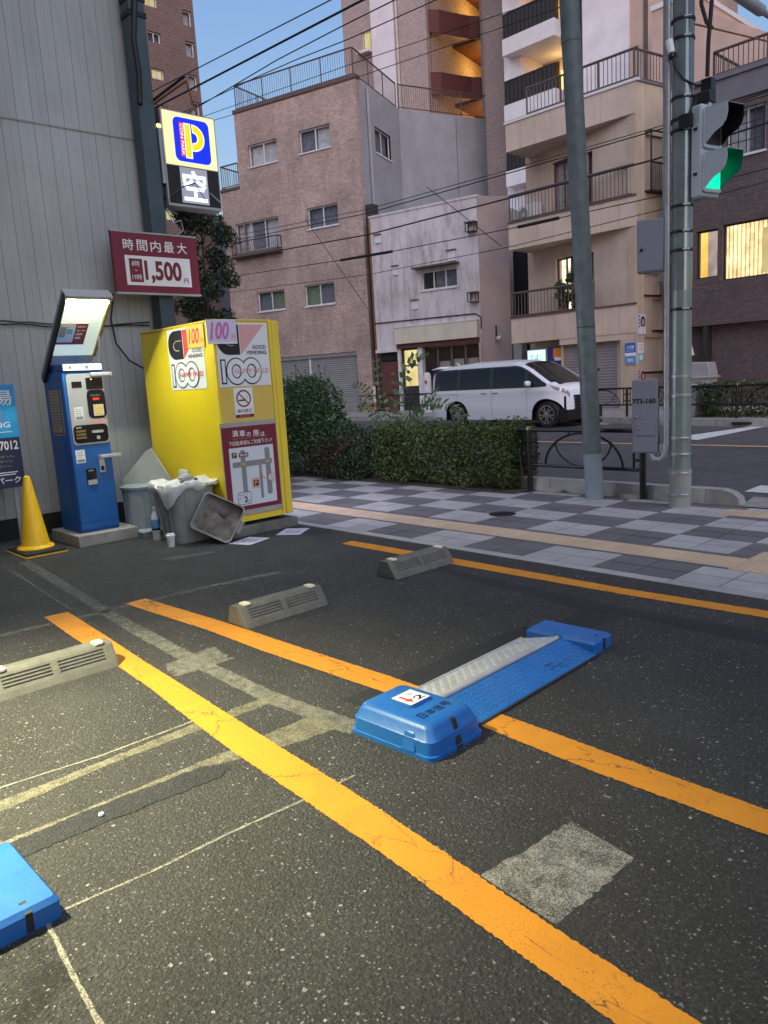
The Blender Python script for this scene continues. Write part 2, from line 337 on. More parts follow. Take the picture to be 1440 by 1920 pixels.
def litwin(name, c0, c1, s, mode):
    t = NT(name); t.col((.02, .02, .02)); t.set(Roughness=.8)
    if mode == 'blind':
        sp = t.N('ShaderNodeSeparateXYZ'); t.L(t.coord(), sp.inputs[0]); h = t.math('ADD', sp.outputs[0], sp.outputs[1])
        w = t.math('PINGPONG', t.math('MULTIPLY', h, 9.5), .5); n = t.noise(3, 4, .6)
        f = t.ramp(w, [(.12, 0.), (.2, 1.)]); c = t.mix(f, c0, c1); c = t.mix(1, c, t.ramp(n, [(.35, .5), (.65, 1.15)]), 'MULTIPLY')
    elif mode == 'lace':
        n = t.noise(6, 6, .7); c = t.ramp(n, [(.36, c0), (.5, c1)])
    else:
        n = t.noise(1.6, 3, .5); c = t.ramp(n, [(.3, c0), (.65, c1)])
    t.L(c, t.p.inputs['Emission Color']); t.set(Emission_Strength=s*EX); return t
litwin('lit_warm', (.55, .25, .06), (1., .72, .38), 2.8, 'blind'); litwin('lit_amber', (.65, .28, .03), (1., .56, .12), 2.2, 'soft'); litwin('lit_white', (.25, .15, .08), (1., .86, .62), 2.2, 'lace'); litwin('lit_yellow', (.75, .58, .18), (1., .88, .45), .95, 'soft'); litwin('lit_pink', (.30, .24, .22), (.75, .58, .50), 1.0, 'soft'); litwin('lit_cream', (.45, .36, .2), (.75, .62, .40), .9, 'soft')
EM('sign_cream', (1., .82, .42), .95); EM('sign_blue_lit', (.0, .025, .85), .8); EM('sign_yellow_lit', (1., .68, .0), .95); EM('sign_white_lit', (1, .95, .85), 1.0); EM('sign_red_lit', (.85, .03, .10), .8); EM('led_white', (.85, .9, 1.), 1.6); EM('led_glow', (.30, .31, .38), .8)
EM('panel_lit', (.80, .95, .85), .45); EM('light_bar', (.95, 1., .80), 520); EM('green_led', (.0, .85, .42), 1.25); EM('lamp_face', (1., .90, .58), 12); EM('vend_front', (.82, .80, 1.), 12); EM('vend_sign_lit', (.62, .95, .95), 1.2); EM('wall_lamp', (1., .55, .12), 5); EM('led_red', (1., .05, .02), 1.2); EM('amber_dot', (1, .7, .3), 2)
def leaf(name, a, b):
    t = NT(name); g_ = t.N('ShaderNodeNewGeometry'); c = t.ramp(g_.outputs['Random Per Island'], [(0, a), (.8, b), (1, tuple(x*1.5 for x in b))]); t.col(c); t.set(Roughness=.55)
    tr = t.N('ShaderNodeBsdfTranslucent'); t.L(c, tr.inputs[0]); mx = t.N('ShaderNodeMixShader'); mx.inputs[0].default_value = .25
    t.L(t.p.outputs[0], mx.inputs[1]); t.L(tr.outputs[0], mx.inputs[2]); t.L(mx.outputs[0], t.out.inputs[0]); return t
leaf('leaf_hedge', (.028, .050, .012), (.085, .125, .030)); leaf('leaf_bush', (.014, .040, .014), (.045, .105, .030)); leaf('leaf_tree', (.012, .024, .012), (.034, .060, .026)); leaf('leaf_weed', (.034, .072, .022), (.085, .145, .048)); leaf('leaf_red', (.04, .02, .012), (.10, .045, .03)); leaf('leaf_far', (.035, .05, .02), (.10, .12, .045))
M('bark', (.06, .045, .035), .9, bump=.5, bs=40); M('bark_red', (.16, .06, .04), .85)
M('car_white', (.78, .81, .86), .22, var=0, coat=.6); M('car_black', (.012, .012, .013), .3, var=0); M('car_pillar', (.035, .036, .04), .25, var=0); M('car_gap', (.10, .10, .11), .6, var=0); M('chrome', (.7, .72, .74), .12, metal=1, var=0); M('rim', (.40, .41, .43), .3, metal=.8, var=0); M('lens', (.55, .58, .62), .08, metal=.5, var=0)
M('tyre', (.016, .016, .016), .8, var=0); M('headlight', (.7, .75, .8), .1, metal=.3, emit=(.9, .95, 1), es=.5, var=0)
M('container', (.30, .30, .31), .55, var=.12); M('poster', (.62, .62, .66), .6, var=0); M('skin', (.50, .32, .24), .6, var=0); M('hair', (.02, .015, .014), .6, var=0); M('print_blue', (.02, .10, .45), .5, var=0); M('print_sky', (.10, .28, .55), .5, var=0); M('print_teal', (.20, .50, .48), .5, var=0)
M('vend_blue', (.012, .03, .26), .4, var=0)
def bottle_mat():
    t = NT('pet'); t.col((.80, .86, .90)); t.set(Roughness=.12, Alpha=.5); return t
bottle_mat()
# ------------------------------------------------------------------ ground, road, pavement
def st(name, m, pts, z, kind='structure'):
    return MB().sheet(pts, z).build(name, m, None, kind=kind)
st('ground', 'ground_far', [(-600, -600), (600, -600), (600, 600), (-600, 600)], -.08)
# parking lot, finely divided only by its material; the pavement starts where the border strip lies
st('parking_lot', 'asphalt_lot', [(-8.3, -12), (9, -12), (9, 4.385), (-8.3, 4.385)], 0)
road = st('road', 'asphalt_road', [(-60, 7.3), (40, 7.3), (40, 15.9), (-6, 16.1), (-7.8, 16.45), (-9.5, 16.9), (-12, 17.6), (-18, 18.1), (-60, 19.5)], -.012)
KF = [(40, 15.85), (-6, 16.05), (-7.8, 16.4), (-9.5, 16.85), (-12, 17.5), (-18, 18.05), (-60, 19.4)]

def resample(pl_, step):
    out = [Vector(pl_[0])]
    for a, b in zip(pl_[:-1], pl_[1:]):
        a = Vector(a); b = Vector(b); n = max(1, int((b-a).length/step))
        for i in range(1, n+1): out.append(a+(b-a)*i/n)
    return out
def strip(name, m, left, right, z=.004, jag=.004, step=.018, parent=None, kind='structure', th=0.0):
    n = max(len(resample(left, step)), len(resample(right, step)))
    def even(p):
        r = resample(p, step/4); return [r[int(round(i*(len(r)-1)/(n-1)))] for i in range(n)]
    L, R = even(left), even(right); vs = []; fs = []
    for a, b in zip(L, R):
        d = (b-a).normalized()
        vs.append((*(a+d*rnd.uniform(-jag, jag)), z)); vs.append((*(b+d*rnd.uniform(-jag, jag)), z))
    for i in range(n-1): fs.append((2*i, 2*i+1, 2*i+3, 2*i+2))
    b = MB(); b.add(vs, fs); return b.build(name, m, parent, kind=None if parent else kind)
LOT_LINES = [
 ('orange_line', 'orange_paint', [(-4.94, 1.529), (-4.33, 1.49), (-3.774, 1.468), (-3.284, 1.437), (-2.835, 1.392), (-2.453, 1.359), (-1.965, 1.333), (-1.53, 1.309), (-1.03, 1.266), (-.3, 1.21)],
  [(-4.93, 1.676), (-4.25, 1.63), (-3.708, 1.588), (-3.141, 1.553), (-2.695, 1.523), (-2.294, 1.497), (-1.88, 1.475), (-1.434, 1.437), (-1.02, 1.394), (-.3, 1.34)]),
 ('orange_line', 'orange_paint', [(-4.787, 1.998), (-3.818, 2.06), (-3.3, 2.062), (-2.42, 2.103), (-1.88, 2.125), (-1.34, 2.105), (-.774, 2.115), (.5, 2.12)],
  [(-4.796, 2.143), (-3.828, 2.203), (-3.218, 2.219), (-2.539, 2.245), (-1.855, 2.257), (-1.531, 2.255), (-1.2, 2.246), (-.82, 2.245), (.5, 2.25)]),
 ('orange_line', 'orange_paint', [(-4.98, 4.017), (-4.3, 4.012), (-3.44, 4.01), (-2.36, 4.02), (-1.52, 4.06), (1, 4.07)],
  [(-5.0, 4.146), (-4.3, 4.15), (-3.57, 4.15), (-2.38, 4.14), (-1.56, 4.18), (1, 4.19)])]
for n_, m_, l_, r_ in LOT_LINES: strip(n_, m_, l_, r_, .0024, .0028, .007)
# erased markings, chalk lines and asphalt repairs
strip('erased_line', 'worn_faint', [(-6.86, 1.98), (-4.8, 1.807), (-4.19, 1.746)], [(-6.887, 2.076), (-4.71, 1.874), (-4.1, 1.84)], 0.00125, .005)
strip('erased_line', 'worn_pale', [(-4.19, 1.746), (-3.429, 1.709), (-2.718, 1.70), (-2.19, 1.74)], [(-4.1, 1.84), (-3.551, 1.806), (-2.754, 1.792), (-2.25, 1.84)], 0.00125, .005)
strip('erased_line', 'worn_yellow', [(-2.76, 1.75), (-2.76, 1.37), (-2.74, .9), (-2.738, .62), (-2.72, -.4)], [(-2.683, 1.757), (-2.69, 1.359), (-2.695, .983), (-2.66, .6), (-2.66, -.4)], 0.00150, .005)
strip('chalk_line', 'worn_white', [(-2.795, 1.40), (-2.797, 1.0), (-2.842, .65), (-2.86, .1)], [(-2.785, 1.40), (-2.787, 1.0), (-2.832, .65), (-2.85, .1)], 0.00140, .002)
strip('erased_line', 'worn_yellow', [(-2.45, 1.75), (-2.447, 1.366), (-2.45, .9), (-2.465, .54), (-2.47, 0)], [(-2.263, 1.772), (-2.31, 1.482), (-2.40, 1.2), (-2.42, .77), (-2.41, 0)], 0.00150, .005)
strip('asphalt_repair', 'asphalt_patch', [(-2.44, .54), (-2.44, .809), (-2.411, 1.221), (-2.36, 1.285)], [(-2.33, .55), (-2.322, .84), (-2.29, 1.215), (-2.32, 1.28)], 0.00210, .006)
strip('chalk_line', 'worn_white', [(-1.999, .53), (-1.972, .83), (-1.971, 1.071), (-1.95, 1.322), (-1.944, 1.549)], [(-1.991, .53), (-1.962, .83), (-1.961, 1.071), (-1.94, 1.322), (-1.934, 1.549)], 0.00140, .0015)
strip('chalk_line', 'worn_white', [(-1.976, .52), (-1.745, .497), (-1.549, .484), (-1.0, .45)], [(-1.976, .508), (-1.745, .485), (-1.549, .472), (-1.0, .44)], 0.00140, .0015)
strip('erased_line', 'worn_faint', [(-4.80, 1.22), (-4.76, 1.85), (-4.73, 2.57)], [(-4.74, 1.22), (-4.70, 1.85), (-4.67, 2.57)], 0.00125, .005)
strip('erased_line', 'worn_pale', [(-4.73, 2.57), (-4.66, 3.12)], [(-4.67, 2.57), (-4.58, 3.12)], 0.00125, .005)
strip('erased_line', 'worn_faint', [(-6.73, 1.855), (-4.98, 1.72)], [(-6.73, 1.84), (-4.98, 1.70)], 0.00125, .003)
strip('erased_line', 'worn_pale', [(-3.55, 1.93), (-3.3, 1.9)], [(-3.51, 1.62), (-3.31, 1.6)], 0.00110, .02)
strip('erased_line', 'worn_faint', [(-5.87, 2.82), (-5.75, 3.2)], [(-5.77, 2.80), (-5.65, 3.19)], 0.00125, .005)
strip('concrete_mark', 'worn_concrete', [(-1.262, 1.425), (-1.245, 1.6), (-1.23, 1.806)], [(-1.01, 1.405), (-.995, 1.6), (-.997, 1.77)], 0.00120, .006)
st('asphalt_repair', 'asphalt_patch', [(-3.80, 3.90), (-3.6, 3.79), (-2.72, 3.69), (-2.373, 3.63), (-2.327, 3.30), (-2.155, 3.30), (-2.12, 3.67), (-1.366, 3.663), (.5, 3.66), (.5, 3.83), (-1.433, 3.839), (-2.18, 3.79), (-2.665, 3.82)], 0.00120)
st('asphalt_repair', 'asphalt_dark', [(-6.0, 3.30), (-4.62, 3.29), (-4.3, 3.94), (-4.62, 4.0), (-6.0, 4.37)], 0.00120)
st('asphalt_repair', 'asphalt_dark', [(-8.0, 1.9), (-4.85, 2.62), (-4.75, 3.2), (-5.4, 3.6), (-8.0, 3.4)], 0.00090)
st('asphalt_repair', 'asphalt_patch', [(-2.47, 1.93), (-2.27, 1.96), (-2.32, 3.22), (-2.45, 3.2)], 0.00225)
strip('oil_stain', 'oil', [(-1.96, .46), (-1.72, .5)], [(-1.96, .28), (-1.66, .34)], 0.00120, .03)
peb = MB().lathe([(.004, 0), (.010, .004), (.008, .010), (.003, .012)], (-2.37, .825, .002), 7).build('pebble', 'print_white', None, True)
tag(peb, 'small white pebble lying on dark asphalt repair strip', 'pebble')
# ---- pavement with checker of pavers
pav = st('pavement', 'paver_bed', [(-30, 4.38), (9, 4.38), (9, 7.3), (-30, 7.3)], -.004)
rows = [(4.49, 4.705), (4.705, 4.92), (5.32, 5.54), (5.54, 5.76), (5.76, 5.965), (5.965, 6.17), (6.17, 6.375), (6.375, 6.58), (6.58, 6.785), (6.785, 6.99), (6.99, 7.14)]
rowpar = [0, 0, 1, 1, 0, 0, 1, 1, 0, 0, 1]
cells = []
for (y0, y1), par in zip(rows, rowpar):
    for i in range(-60, 8):
        x0 = -2.263 + .295*i; q = i//2
        light = (q+par) % 2 == 0
        if y0 > 6.8 and -10.8 < x0 < -5.5: continue
        if x0 < -6.3 and y1 < 4.95 and x0 > -8.4 and y0 < 4.3: continue
        cells.append((x0, y0, x0+.295, y1, light))
def camd(c): return math.hypot((c[0]+c[2])/2, (c[1]+c[3])/2)
def inview(c):
    x, y = (c[0]+c[2])/2, (c[1]+c[3])/2; d = Vector((x, y, -CAMH)); z = d.dot(_f)
    if z < .5: return False
    px = 720+1433.7*d.dot(_r)/z; return 500 < px < 1480
vis = sorted([c for c in cells if inview(c)], key=camd); near = set(vis[:300])
PM = {}
for c in cells:
    if c not in near: continue
    h = round(c[3]-c[1], 3); key = (h, c[4])
    if key not in PM:
        PM[key] = MB().hexa([(.003, .003, -.03), (.292, .003, -.03), (.292, h-.003, -.03), (.003, h-.003, -.03)], [(.005, .005, 0), (.290, .005, 0), (.290, h-.005, 0), (.005, h-.005, 0)]).mesh('paver', 'paver_light' if c[4] else 'paver_dark')
    o = link(bpy.data.objects.new('paver', PM[key])); o.parent = pav; o.location = (c[0], c[1], .001+rnd.uniform(-.0012, .0012)); o.rotation_euler = (rnd.uniform(-.002, .002), rnd.uniform(-.002, .002), 0)
for lt in (True, False):
    b = MB()
    for c in cells:
        if c in near or c[4] != lt: continue
        b.box((c[0]+.003, c[1]+.003, -.03), (c[2]-.003, c[3]-.003, .001))
    b.build('far_pavers', 'paver_light' if lt else 'paver_dark', pav, kind='stuff')
# border stones, bands either side of the tactile line
bm_ = MB().box((.003, .003, -.05), (.587, .102, 0)).mesh('border_stone', 'paver_light')
for i in range(-14, 6):
    o = link(bpy.data.objects.new('border_stone', bm_)); o.parent = pav; o.location = (-2.263+.59*i, 4.385, .002)
b = MB()
for i in range(-30, 4): b.box((-2.263+.59*i+.003, 4.923, -.03), (-2.263+.59*i+.587, 4.957, .0005)); b.box((-2.263+.59*i+.003, 5.263, -.03), (-2.263+.59*i+.587, 5.317, .0005))
b.build('filler_strip', 'paver_dark', pav)
tb = MB().box((.002, .002, -.03), (.298, .298, 0))
for k in range(4): tb.hexa([(.012, .03+.072*k, 0), (.288, .03+.072*k, 0), (.288, .062+.072*k, 0), (.012, .062+.072*k, 0)], [(.018, .037+.072*k, .005), (.282, .037+.072*k, .005), (.282, .055+.072*k, .005), (.018, .055+.072*k, .005)])
tbm = tb.mesh('tactile_bar_block', 'tactile')
for i in range(0, 30):
    o = link(bpy.data.objects.new('tactile_bar_block', tbm)); o.parent = pav; o.location = (-2.40-.3*i, 4.96, .001)
td = MB().box((.002, .002, -.03), (.298, .298, 0))
for a in range(5):
    for c in range(5): td.lathe([(.017, 0), (.010, .005)], (.03+.06*a, .03+.06*c, 0), 8)
tdm = td.mesh('tactile_dot_block', 'tactile')
for x, y in [(-2.10, 4.91), (-1.80, 4.91), (-1.5, 4.91), (-2.10, 5.21), (-1.80, 5.21), (-1.5, 5.21), (-2.98, 6.70), (-2.68, 6.70), (-2.38, 6.70), (-2.08, 6.70)]:
    o = link(bpy.data.objects.new('tactile_dot_block', tdm)); o.parent = pav; o.location = (x, y, .004)
mh = MB().lathe([(.13, -.01), (.13, .004), (.115, .006)], (-4.66, 5.79, 0), 24).build('drain_cover', 'black_paint', None, True)
tag(mh, 'small round black drain cover set in the pavement', 'drain cover')
# planting bed and near kerb
st('planting_bed', 'soil', [(-11.2, 6.83), (-5.32, 6.83), (-5.32, 7.3), (-11.2, 7.3)], .012)
kb = MB().hexa([(.004, 0, -.1), (.596, 0, -.1), (.596, .17, -.1), (.004, .17, -.1)], [(.004, .02, .14), (.596, .02, .14), (.596, .15, .14), (.004, .15, .14)]).mesh('kerb_stone', 'kerb')
kerb = MB().box((-11.5, 7.20, -.1), (-3.36, 7.30, -.05)).build('kerb', 'kerb', None, kind='structure')
for i in range(0, 14):
    o = link(bpy.data.objects.new('kerb_stone', kb)); o.parent = kerb; o.location = (-3.90-.6*i, 7.19, 0)
pr_ = [(-3.30, .14), (-3.14, .14), (-3.05, .115), (-2.99, .07), (-2.97, 0)]
vs = []; fs = []
for x, z in pr_: vs += [(x, 7.19, -.1), (x, 7.21, z), (x, 7.34, z), (x, 7.36, -.1)]
for i in range(len(pr_)-1):
    for k in range(3): fs.append((4*i+k, 4*i+4+k, 4*i+5+k, 4*i+1+k))
fs.append((0, 1, 2, 3))
MB().add(vs, fs).build('kerb_end', 'kerb', kerb)
st('kerb_ramp', 'concrete', [(-2.95, 7.16), (6, 7.16), (6, 7.72), (-3.05, 7.72)], .006)
for x in (-5.0, -4.05): B('anchor_plate', 'concrete', kerb, (x-.11, 7.10, -.02), (x+.11, 7.185, .035))
# road markings
strip('centre_line', 'orange_road', [(-60, 12.3), (40, 12.3)], [(-60, 12.47), (40, 12.47)], -.004, .006, .3)
strip('crossing_stripe', 'white_paint', [(-3.28, 8.05), (3, 8.05)], [(-3.30, 8.52), (3, 8.52)], -.004, .006, .05)
strip('road_arrow_line', 'white_paint', [(-6.85, 13.5), (-6.43, 16.0)], [(-6.2, 13.2), (-6.15, 16.0)], -.004, .006, .05)
strip('edge_line', 'white_paint', [(-11.3, 16.75), (-10.0, 16.55)], [(-11.3, 16.9), (-10.0, 16.7)], -.004, .004, .05)
# far pavement and kerb
st('far_pavement', 'concrete', KF+[(-60, 60), (40, 60)], .12)
fk = MB()
KN = [Vector((*p, 0)) for p in KF]
fkerb = MB().box((-60, 60.0, -.05), (-59.9, 60.1, 0)).build('far_kerb', 'kerb', None, kind='structure')
for a, b_ in zip(KN[:-1], KN[1:]):
    L = (b_-a).length; d = (b_-a)/L; n_ = Vector((-d.y, d.x, 0));  n_ = n_ if n_.y < 0 else -n_
    nst = int(L/.6)
    for i in range(nst):
        p = a+d*(L*i/nst)
        if not (-34 < p.x < -4.5): continue
        q = a+d*(L*(i+1)/nst-.006)
        o = MB().hexa([p+n_*.10-Vector((0, 0, .05)), q+n_*.10-Vector((0, 0, .05)), q-n_*.1-Vector((0, 0, .05)), p-n_*.1-Vector((0, 0, .05))], [p+n_*.08+Vector((0, 0, .14)), q+n_*.08+Vector((0, 0, .14)), q-n_*.1+Vector((0, 0, .14)), p-n_*.1+Vector((0, 0, .14))]).build('kerb_stone', 'kerb', fkerb)
for x, y in ((-10.6, 17.03), (-8.15, 16.39), (-6.6, 16.07)): B('drain_slot', 'black_base', fkerb, (x-.22, y-.03, .03), (x+.22, y+.06, .085))
# ------------------------------------------------------------------ wheel stops
def make_stop(label):
    t = thing('wheel_stop', label, 'wheel stop', (-3.755, 2.51, 0), 0, 'concrete wheel stops')
    def prof(notch):
        p = [(-.10, 0), (.10, 0), (.085, .03)]
        a = Vector((.085, .03)); b_ = Vector((.035, .105)); n = Vector((b_.y-a.y, a.x-b_.x)).normalized()
        if notch:
            for k in range(4):
                for f, d in ((.16+.19*k, 0), (.175+.19*k, .0055), (.275+.19*k, .0055), (.29+.19*k, 0)):
                    q = a+(b_-a)*f-n*d; p.append((q.x, q.y))
        p += [(.035, .105), (.02, .115), (-.055, .115), (-.07, .108), (-.098, .02)]
        return p
    b = MB(Matrix(((1, 0, 0, -3.755), (0, 0, 1, 2.51), (0, 1, 0, 0), (0, 0, 0, 1))))
    cuts = [-.29, -.245, -.018, .018, .245, .29]
    for i in range(5): b.poly(prof(i in (1, 3)), cuts[i], cuts[i+1])
    for s, e in ((-.29, -.30), (.29, .30)):
        P0 = prof(False); n = len(P0); vs = [(x, z, s) for x, z in P0]+[(x*.93, .006+z*.93, e) for x, z in P0]
        b.add(vs, [tuple(range(n, 2*n)), ]+[(i, (i+1) % n, n+(i+1) % n, n+i) for i in range(n)])
    b.build('block', 'wheelstop', t)
    sl = MB(); sl.box((-3.78, 2.208, .045), (-3.73, 2.2125, .058)); sl.box((-3.762, 2.208, .03), (-3.748, 2.2125, .06)); sl.build('anchor_slot', 'concrete_dark', t)
    for y in (-.235, .235):
        pl('reflector', 'reflector', t, ID, [(-3.755+a, 2.51+y+c) for a, c in rrect(-.035, -.024, .035, .024, .012, 3)], .1152, .009)
    return t
ws = make_stop('middle concrete wheel stop between the two thin orange lines and the blue flap')
ws['label'] = 'concrete wheel stop touching the middle orange line, with empty asphalt beyond it'
dup(ws, (-3.83, 3.76, 0), 0, 'concrete wheel stop nearest the checkered pavement, standing on an orange line')
dup(ws, (-3.79, 1.175, 0), 0, 'concrete wheel stop at left edge of the picture beside the widest orange line')
# ------------------------------------------------------------------ flap locks
def make_flap(label):
    t = thing('flap_lock', label, 'flap lock', (-2.0, 1.77, 0), .055, 'blue parking flap locks')
    Mx = PW[t.name]
    def loft(secs, n=6):
        vs = []; fs = []; k = None
        for (x0, y0, x1, y1, r, z) in secs:
            p = rrect(x0, y0, x1, y1, r, n); k = len(p); vs += [(x, y, z) for x, y in p]
        for i in range(len(secs)-1):
            for j in range(k): fs.append((i*k+j, i*k+(j+1) % k, (i+1)*k+(j+1) % k, (i+1)*k+j))
        fs.append(tuple((len(secs)-1)*k+j for j in range(k))); return vs, fs
    hs = MB(Mx).add(*loft([(-.215, 0, .215, .31, .035, 0), (-.215, 0, .215, .31, .035, .016), (-.208, .006, .208, .304, .035, .018), (-.205, .009, .205, .301, .035, .066), (-.200, .013, .200, .297, .034, .070), (-.186, .026, .184, .284, .03, .101), (-.178, .034, .175, .276, .028, .113), (-.166, .046, .162, .264, .026, .119)])).build('housing', 'flap_blue', t, True)
    MB(Mx).hexa([(.06, -.002, .012), (.135, -.002, .012), (.135, .03, .012), (.06, .03, .012)], [(.072, .014, .085), (.123, .014, .085), (.118, .045, .1), (.077, .045, .1)]).build('boss', 'flap_blue', hs, bevel=.006)
    MB(Mx).hexa([(.18, .14, .003), (.2175, .14, .003), (.2175, .175, .003), (.18, .175, .003)], [(.15, .15, .115), (.1905, .15, .108), (.1905, .167, .108), (.15, .167, .115)]).build('bolt_slot', 'black_base', hs)
    pad = MB(Mx).add(*loft([(-.09, .10, .03, .235, .02, .117), (-.085, .105, .025, .23, .018, .131)])).build('label_pad', 'flap_blue', t, True)
    FT = Mx @ Matrix(((0.94, -.34, 0, -.075), (.34, .94, 0, .118), (0, 0, 1, .142), (0, 0, 0, 1)))
    FT = Mx @ Matrix.Translation((-.082, .112, .131))
    rc('number_sticker', 'print_white', t, FT, 0, 0, .105, .108, .001, .001)
    text(t, '2', FT, .058, .052, .036, .046, 'print_black', .0025, .02, rot=90); text(t, 'No.', FT, .012, .06, .03, .022, 'print_black', .0025, .0, rot=90)
    pl('arrow', 'print_red', t, FT, [(.018, .02), (.062, .02), (.062, .008), (.092, .027), (.062, .046), (.062, .032), (.018, .032)], .0025, .0005)
    text(t, '日本信号', Mx @ Matrix.Translation((.075, .072, .1205)), 0, 0, .045, .17, 'navy', .0008, .004, rot=90)
    # hinged plate: aluminium back ramp, hinge, blue front ramp
    def ramp(u0, z0, u1, z1, m, nm):
        o = MB(Mx).hexa([(u0, .30, 0), (u1, .30, 0), (u1, 1.275, 0), (u0, 1.275, 0)], [(u0, .30, z0), (u1, .30, z1), (u1, 1.275, z1), (u0, 1.275, z0)]).build(nm, m, t)
        d = Vector((u1-u0, 0, z1-z0)); W = d.length; d.normalize(); n = Vector((-d.z, 0, d.x))
        fr = Mx @ Matrix(((d.x, 0, n.x, u0), (0, 1, 0, .30), (d.z, 0, n.z, z0), (0, 0, 0, 1)))
        b = MB(fr); k = 0; x = .014
        while x < W-.012:
            j = 0; y = .014
            while y < .965:
                a = math.radians(45 if (j+k) % 2 else -45); ca, sa = math.cos(a), math.sin(a)
                q = [(-.014, 0), (0, -.0042), (.014, 0), (0, .0042)]; q2 = [(x+p*ca-r*sa, y+p*sa+r*ca) for p, r in q]
                b.add([(p, r, 0) for p, r in q2]+[(x, y, .0034)], [(0, 1, 4), (1, 2, 4), (2, 3, 4), (3, 0, 4)]); y += .026; j += 1
            x += .026; k += 1
        b.build('tread', m, o, kind='stuff'); return o
    ramp(-.262, .006, -.072, .052, 'plate_alu', 'rear_plate')
    fp = ramp(-.028, .052, .158, .006, 'plate_blue', 'front_plate')
    MB(Mx).tube([(-.05, .295, .052), (-.05, 1.285, .052)], .013, 10).build('hinge', 'plate_alu', t, True)
    MB(Mx).box((.158, .30, 0), (.170, 1.275, .008)).build('edge_strip', 'black_base', t)
    for (x, y, w) in ((-.262, .30, .008),): MB(Mx).box((-.272, .30, 0), (-.262, 1.275, .010)).build('edge_lip', 'plate_alu', t)
    sc_ = MB(Mx)
    for i in range(16):
        a = rnd.uniform(-.4, .4); x = .09+rnd.uniform(-.03, .03); y = 1.0+rnd.uniform(-.05, .05); z = .052-(x+.028)/.186*.046+.004; L = rnd.uniform(.01, .035)
        sc_.add([(x, y, z), (x+L*.25, y+L, z-L*.06), (x+L*.25+.003, y+L, z-L*.06), (x+.003, y, z)], [(0, 1, 2, 3)])
    sc_.build('scuff_marks', 'scuff', t, kind='stuff')
    fb = MB(Mx).add(*loft([(-.240, 1.27, .145, 1.45, .01, 0), (-.240, 1.27, .145, 1.45, .01, .05), (-.228, 1.282, .133, 1.44, .01, .064)])).build('end_housing', 'flap_blue', t, True)
    MB(Mx).tube([(-.05, 1.262, .052), (-.05, 1.275, .052)], .02, 12).build('hinge_collar', 'flap_blue', fb, True)
    MB(Mx).hexa([(.06, 1.36, .004), (.149, 1.36, .004), (.149, 1.378, .004), (.06, 1.378, .004)], [(.10, 1.36, .066), (.1465, 1.36, .056), (.1465, 1.378, .056), (.10, 1.378, .066)]).build('bolt_slot', 'black_base', fb)
    return t
fl = make_flap('blue parking flap lock with tread plate lying across the middle orange line')
dup(fl, (-2.085, -.90, 0), .02, 'blue flap lock whose end housing shows at the lower left edge')
# ------------------------------------------------------------------ left building: metal siding
wb = thing('metal_clad_building', 'windowless grey building clad in vertical metal siding on the left', 'building', (-8.05, 2.2, 0))
B('core', 'siding_trim', wb, (-16, -9, 0), (-8.11, 4.2, 12.6)); B('plinth', 'black_base', wb, (-8.11, -9, 0), (-8.05, 4.24, .215))
def panel_mesh(h):
    p = [(0, .004), (.004, .010), (.070, .011), (.0735, .0085), (.0775, .0085), (.081, .011), (.147, .010), (.151, .004), (.151, -.04), (0, -.04)]
    b = MB(Matrix(((0, 1, 0, 0), (1, 0, 0, 0), (0, 0, 1, 0), (0, 0, 0, 1)))); n = len(p)
    b.add([(x, y, 0) for x, y in p]+[(x, y, h) for x, y in p], [tuple(range(n)), tuple(range(2*n-1, n-1, -1))]+[(i, n+i, n+(i+1) % n, (i+1) % n) for i in range(n)])
    return b.mesh('siding_panel', 'siding')
pm1, pm2 = panel_mesh(3.80), panel_mesh(8.5)
for i in range(45):
    for me, z in ((pm1, .215), (pm2, 4.025)):
        o = link(bpy.data.objects.new('siding_panel', me)); o.parent = wb; o.location = (-8.07+8.05+rnd.uniform(-.0015, .0015), 4.24-.1515*(i+1)-2.2, z)
B('corner_trim', 'siding_trim', wb, (-8.13, 4.241, .2), (-8.04, 4.29, 12.6), bevel=.004); B('seam_flashing', 'siding_trim', wb, (-8.10, -3, 4.012), (-8.052, 4.24, 4.027))
for k, (z0, z1, sag) in enumerate(((2.16, 2.10, .03), (2.08, 2.13, .05))):
    pts = [(-8.035, 1.0+3.0*i/24, z0+(z1-z0)*i/24-sag*math.sin(i/24*math.pi*2)**2+rnd.uniform(-.006, .006)) for i in range(25)]
    tag(MB().tube(pts, .007, 6).build('wall_cable', 'cable', None, True), ['upper black cable strung along grey siding above payment machine', 'lower black cable strung along grey siding above payment machine'][k], 'cable', 'cables on the siding')
pts = [(-8.03, 3.45+.55*math.sin(a)*1, 1.98+.42*math.cos(a)) for a in [math.radians(x) for x in range(-60, 150, 10)]]
pts = [(-8.03, 3.62, 2.42), (-8.02, 3.56, 2.15), (-8.0, 3.58, 1.9), (-7.95, 3.68, 1.72), (-7.85, 3.8, 1.62), (-7.7, 3.9, 1.58)]
tag(MB().tube(pts, .010, 8).build('hanging_cable', 'cable', None, True), 'black cable looping down the siding into the yellow machine', 'cable')
